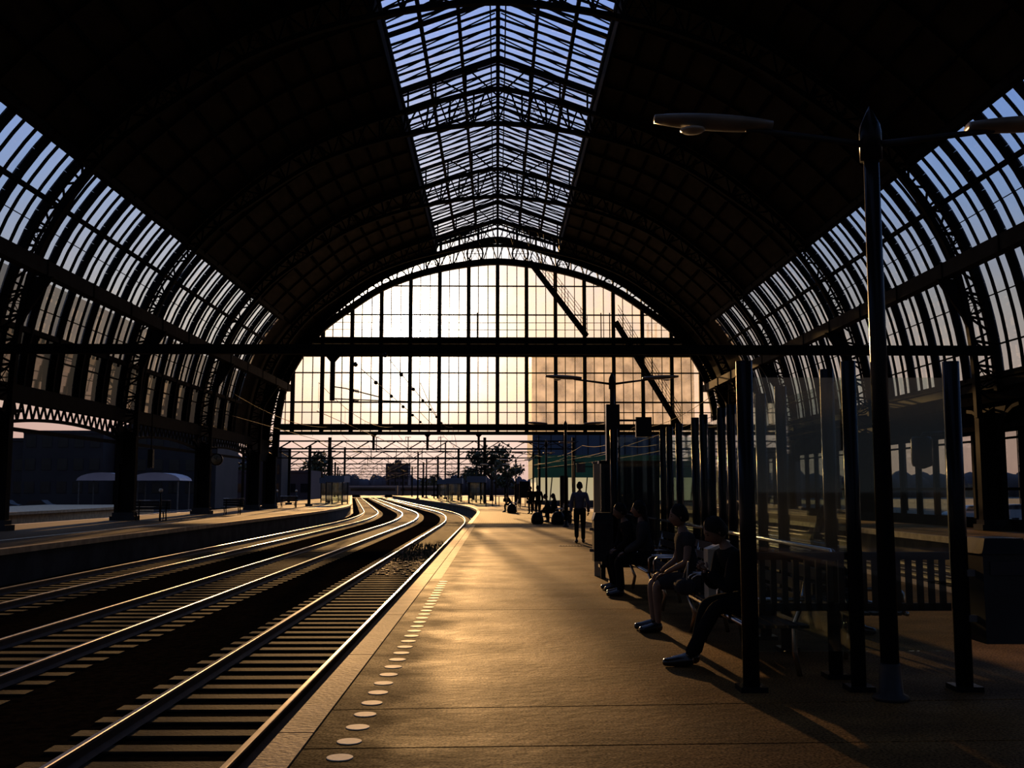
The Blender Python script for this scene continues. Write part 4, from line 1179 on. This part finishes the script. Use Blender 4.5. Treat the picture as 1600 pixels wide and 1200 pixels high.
# weeds and rubble between the rails
random.seed(5)
wd = MB()
for k in range(420):
    x = -3.04 + random.uniform(-.65, .6); y = random.uniform(36, 47); h = random.uniform(.06, .24); a = random.uniform(0, PI)
    dx, dy = math.cos(a) * .035, math.sin(a) * .035; lx, ly = random.uniform(-.08, .08), random.uniform(-.08, .08)
    wd.add([(x - dx, y - dy, -.93), (x + dx, y + dy, -.93), (x + lx, y + ly, -.93 + h)], [(0, 1, 2)])
wd.build('weeds', 'foliage', label='low weeds growing between rails of the track beside the near platform', cat='weeds', kind='stuff')
rb = MB()
for k in range(260):
    x = -3.04 + random.uniform(-.68, .68); y = random.uniform(30, 44); r = random.uniform(.02, .06)
    rb.box(x, y, -.905, r * 2, r * 1.6, r, random.uniform(0, 3))
rb.build('rubble', 'concrete', label='pale stones strewn between rails beside the weeds', cat='rubble', kind='stuff')

# ------------------------------------------------------------------ background
def building(name, x0, x1, y0, y1, h, label, wall, cols, rows, win='glassdark', z0=-1, wz0=1.2, floor_h=3.0, gable=False, cat='building', ww=.6):
    t = empty(name, (x0, y0, 0), label=label, cat=cat)
    W_, D_ = x1 - x0, y1 - y0
    MB().bbox(0, W_, 0, D_, z0, h).build('wall', wall, t)
    if gable: MB().prism([(0, -.1, h), (W_, -.1, h), (W_ / 2 if W_ < 12 else W_ - 2, -.2, h + gable), (2 if W_ >= 12 else W_ / 2, -.2, h + gable)], (0, D_ + .4, 0)).build('roof', 'leftbldg', t)
    else: MB().bbox(-.01, W_ + .01, -.1, D_, h, h + .4).build('roof', wall, t)
    for r in range(rows):
        z = wz0 + r * floor_h
        if z + 1.4 > h: break
        for c in range(cols):
            xx = (c + .5) * W_ / cols; w2 = W_ / cols * ww / 2; MB().bbox(xx - w2, xx + w2, -.05, .05, z, z + 1.5).build('window', win, t)
    return t
# glass office right, three bands and a tower above
of = empty('office_building', (7.9, 230, -.6), label='blue-grey and green office block right of the track bed, cream ground floor', cat='building')
MB().bbox(0, 32, 0, 30, 7.2, 10.6).build('blue_storey', 'farblue', of, label='blue-grey upper storey')
MB().bbox(0.2, 32, -.4, 30, 3.6, 7.2).build('green_storey', 'fargreen', of, label='green middle storey')
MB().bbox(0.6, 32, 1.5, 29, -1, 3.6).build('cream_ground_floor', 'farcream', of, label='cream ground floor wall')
MB().bbox(.0, 27, 3, 28, 10.6, 25.5).build('tower_storeys', 'farblue', of, label='tall blue-grey storeys with a grid of paler windows')
for r_i in range(5):
    for c_i in range(12):
        MB().bbox(1.1 + c_i * 2.2, 2.4 + c_i * 2.2, 2.9, 3.02, 11.6 + r_i * 2.75, 13.4 + r_i * 2.75).build('window', 'winpale', of)
sp = MB(); x = .8
while x < 31: sp.bar((x, .1, -1), (x + (.45 if int(x) % 3 else -.1), .1, 3.6), .18, .18); x += 1.9
sp.build('slanted_struts', 'iron', of)
mm = MB(); x = 1
while x < 32: mm.bbox(x - .06, x + .06, -.08, .02, 7.3, 10.5); x += 2.0
mm.bbox(0, 32, -.46, -.38, 5.3, 5.42)
mm.build('facade_joints', 'dark', of)
of.scale = (1.386, 1.386, 1.386)
rc = empty('cable_guard', (4.2, 150, 0), label='long red-brown low wall at the foot of the office block', cat='low wall')
MB().bbox(0, 30, 0, .3, -1, -.05).build('wall', 'leftbldg', rc); MB().bbox(0, 30, -.05, .35, -.05, .1).build('coping', 'concrete', rc)

tw = building('tower_block', -54.2, -43.2, 500, 512, 14.2, 'square dark tower block on the horizon above the curving tracks', 'far', 5, 4)
MB().bbox(4, 7, 3, 7, 14.5, 16.2).build('lift_housing', 'far', tw)
def tree(x, y, h, r, label, n=900, leaf=.35, base=None, seed=1, name='broad_tree', squash=1.0, clumps=8):
    random.seed(seed); t = empty(name, (x, y, -.9), label=label, cat='tree')
    tk = MB().tube([(0, 0, 0), (.1, 0, h * .35), (0, .1, h * .6)], r * .09, 8, r * .04)
    cs = []
    for k in range(clumps):
        a = random.uniform(0, 2 * PI); rr = r * random.uniform(.15, .75); z = h * random.uniform(.42, .86)
        c = Vector((rr * math.cos(a), rr * math.sin(a), z)); cs.append((c, r * random.uniform(.32, .5)))
        tk.tube([(0, 0, h * .35), tuple(c * .6 + Vector((0, 0, h * .12))), tuple(c)], r * .03, 5, r * .01)
    tk.build('trunk', 'bark', t)
    lf = MB()
    for k in range(n):
        c, R_ = random.choice(cs); v = Vector((random.gauss(0, 1), random.gauss(0, 1), random.gauss(0, 1))).normalized() * R_ * random.uniform(.5, 1.05)
        v.z *= squash; p = c + v; a = Vector((random.gauss(0, 1), random.gauss(0, 1), random.gauss(0, 1))).normalized(); b = a.orthogonal().normalized(); q = a.cross(b)
        s = leaf * random.uniform(.6, 1.2)
        lf.quad(p - b * s, p - q * s * .6, p + b * s, p + q * s * .6)
    lf.build('foliage', 'foliage', t)
tree(-1.2, 206, 13.0, 4.6, 'leafy tree left of the blue office block, sky glinting through', 1500, .38, seed=2, clumps=12)
tree(-5.0, 215, 9.5, 3.6, 'lower rounded tree left of the leafy tree by the office', 900, .35, seed=8)
tree(1.6, 168, 8.0, 2.6, 'small bushy tree touching the left edge of the office', 900, .3, seed=11)
tree(-39.5, 230, 11.2, 4.8, 'dark tree left of the tower block behind the left shelter', 1200, .4, seed=3)
tree(-52, 215, 8.6, 5.5, 'wide low tree over the left platform end', 1000, .4, seed=4)
tree(-60, 190, 9.0, 6.0, 'broad dark tree behind the dark shed on the left', 1000, .45, seed=5)
tree(-48, 300, 7.0, 4.5, 'tree at the left foot of the distant tower block', 600, .4, seed=6)
tree(-22, 350, 7.5, 5.0, 'tree right of the tower block beyond the train', 700, .45, seed=7)
tree(-64, 160, 9.3, 4.5, 'tree showing behind the clock on the left', 900, .4, seed=14)
tree(-70, 157, 7.2, 4.0, 'bushy tree behind the domed canopies on the left', 900, .35, seed=15)
# distant tree lines, right and centre: lumpy bands
def treeline(x0, y0, x1, y1, h, label, seed, n=60, dep=8):
    random.seed(seed); mb = MB(); d = Vector((x1 - x0, y1 - y0, 0))
    for k in range(n):
        p = Vector((x0, y0, 0)) + d * ((k + random.uniform(-.3, .3)) / n); w_ = d.length / n * random.uniform(.8, 1.5); hh = h * random.uniform(.72, 1.08)
        mb.lathe([(w_ * .75, -1), (w_, hh * .35), (w_ * .8, hh * .7), (w_ * .35, hh * .93), (.05, hh)], tuple(p), 7)
    mb.build('treeline', 'far', label=label, cat='trees', kind='stuff')
treeline(80, 330, 420, 520, 8.5, 'low hazy line of trees seen through the right wall windows', 1, 90)
treeline(-140, 560, 90, 560, 10, 'hazy line of trees along the far horizon behind the portals', 2, 70)
treeline(-220, 300, -70, 330, 13, 'dark wooded band behind the left buildings', 3, 50)
# distant train
tn_ = empty('passenger_train', (-48, 332, -.8), label='distant grey train crossing the end of the tracks below the tower', cat='train')
for k in range(2):
    MB().bbox(k * 16 + .2, k * 16 + 15.8, 0, 2.8, .9, 3.9).build('carriage', 'train', tn_)
    MB().bbox(k * 16 + .8, k * 16 + 15.2, -.05, .05, 2.1, 3.0).build('window_band', 'glassdark', tn_)
    MB().bbox(k * 16 + .3, k * 16 + 15.7, -.04, .0, 3.45, 3.7).build('roof_edge', 'dome', tn_)
    for q in (2.5, 13): MB().bbox(k * 16 + q - 1.2, k * 16 + q + 1.2, .3, 2.4, 0, .9).build('bogie', 'black', tn_)

# left background
building('terrace_building', -62.5, -52, 136, 150, 9.0, 'bluish terrace building seen left of the second arch column, flat roof', 'leftbldg', 5, 3)
building('terrace_building', -76, -62.7, 138, 150, 8.1, 'lower bluish building at the far left edge beyond the platforms', 'leftbldg', 6, 2)
building('terrace_building', -51.7, -38.2, 140, 152, 9.9, 'taller bluish building behind the second arch column', 'leftbldg', 6, 3, gable=.8)
building('terrace_building', -40.5, -35.4, 169, 176, 8.2, 'bluish building between second and third arch columns', 'leftbldg', 3, 2)
building('warehouse_shed', -46, -32.5, 180, 190, 4.6, 'long dark shed behind the platform at the hall mouth, left', 'far', 6, 1, z0=-1)
for x, lb in ((-49.0, 'pale arched canopy roof behind the second column, left one'), (-42.4, 'pale arched canopy roof showing right of the second column')):
    t = empty('arched_canopy', (x, 128, 0), label=lb, cat='canopy')
    pts = [(-3.1, 0, 2.75)] + [(3.1 * math.cos(PI - PI * k / 10), 0, 2.75 + 1.0 * math.sin(PI * k / 10)) for k in range(1, 10)] + [(3.1, 0, 2.75)]
    MB().prism(pts, (0, 5, 0)).build('curved_roof', 'dome', t)
    for a in (-2.8, 2.8):
        for b in (.2, 4.8): MB().bar((a, b, -1), (a, b, 2.8), .14, .14).build('post', 'grey', t)
# parked cars, left and right
def car(x, y, rz, label, m_='carpaint'):
    t = empty('parked_car', (x, y, -1.02), rz, label=label, cat='car')
    prof = [(-2.1, .35), (-2.1, .75), (-1.85, .92), (-1.35, 1.0), (-.85, 1.42), (.55, 1.45), (1.15, 1.0), (1.9, .88), (2.12, .7), (2.12, .35)]
    MB().prism([(a, -.82, b) for a, b in prof], (0, 1.64, 0)).build('body', m_, t)
    MB().prism([(-1.15, -.83, 1.02), (-.78, -.83, 1.36), (.5, -.83, 1.38), (.95, -.83, 1.02)], (0, 1.66, 0)).build('side_window', 'glassdark', t)
    for a in (-1.3, 1.35):
        for b in (-.8, .8): MB().lathe([(.31, -.09), (.31, .09)], (a, b, .31), 14, 'y').build('wheel', 'black', t)
car(36, 78, .3, 'pale blue-white car parked outside the right wall windows, leftmost')
car(42, 84, .3, 'pale car parked behind the loudspeaker outside the right wall')
car(47, 80, .2, 'pale car seen between posts at the right image edge')
car(52, 96, .1, 'silver car further back outside the right wall', 'grey')
for k, (x, y) in enumerate(((-66, 118), (-61.5, 119), (-57, 120), (-52.5, 119))):
    car(x, y, 0, ['dark car at the far left beneath the terrace', 'dark car second from left beneath the terrace', 'dark car third from left beneath the terrace', 'dark car fourth from left beneath the terrace'][k], 'leftbldg')
for k, (x, y, h) in enumerate(((52, 130, 9.5), (70, 150, 9.5))):
    t = empty('street_lamp', (x, y, -1), label=['street lamp with short arm outside the right wall, nearer one', 'street lamp with short arm outside the right wall, farther one'][k], cat='street lamp')
    MB().tube([(0, 0, 0), (0, 0, h)], .12, 8, .07).build('pole', 'iron', t); MB().tube([(-.5, 0, h), (1.6, 0, h + .2)], .07, 6).box(1.7, 0, h + .2, 1.0, .35, .18).build('lamp_arm', 'iron', t)
def lmast(x, y, h, w_, label):
    t = empty('lattice_mast', (x, y, -1), label=label, cat='lattice mast'); m1, m2 = MB(), MB()
    for a in (-1, 1):
        for b in (-1, 1): m1.bar((a * w_ / 2, b * w_ / 2, 0), (a * w_ / 2, b * w_ / 2, h), .09, .09)
    z = 0; f = 1
    while z < h - w_:
        for b in (-1, 1): m2.bar((-f * w_ / 2, b * w_ / 2, z), (f * w_ / 2, b * w_ / 2, z + w_), .05, .05)
        m2.bar((-w_ / 2, -w_ / 2, z), (w_ / 2, -w_ / 2, z), .05, .05); f = -f; z += w_
    m1.build('leg', 'iron', t); m2.build('bracing', 'iron', t)
lmast(23.2, 152, 27.5, 1.2, 'tall lattice mast seen through the right part of the gable screen')
lmast(62, 120, 14, .9, 'slender green lattice mast outside the right wall windows')
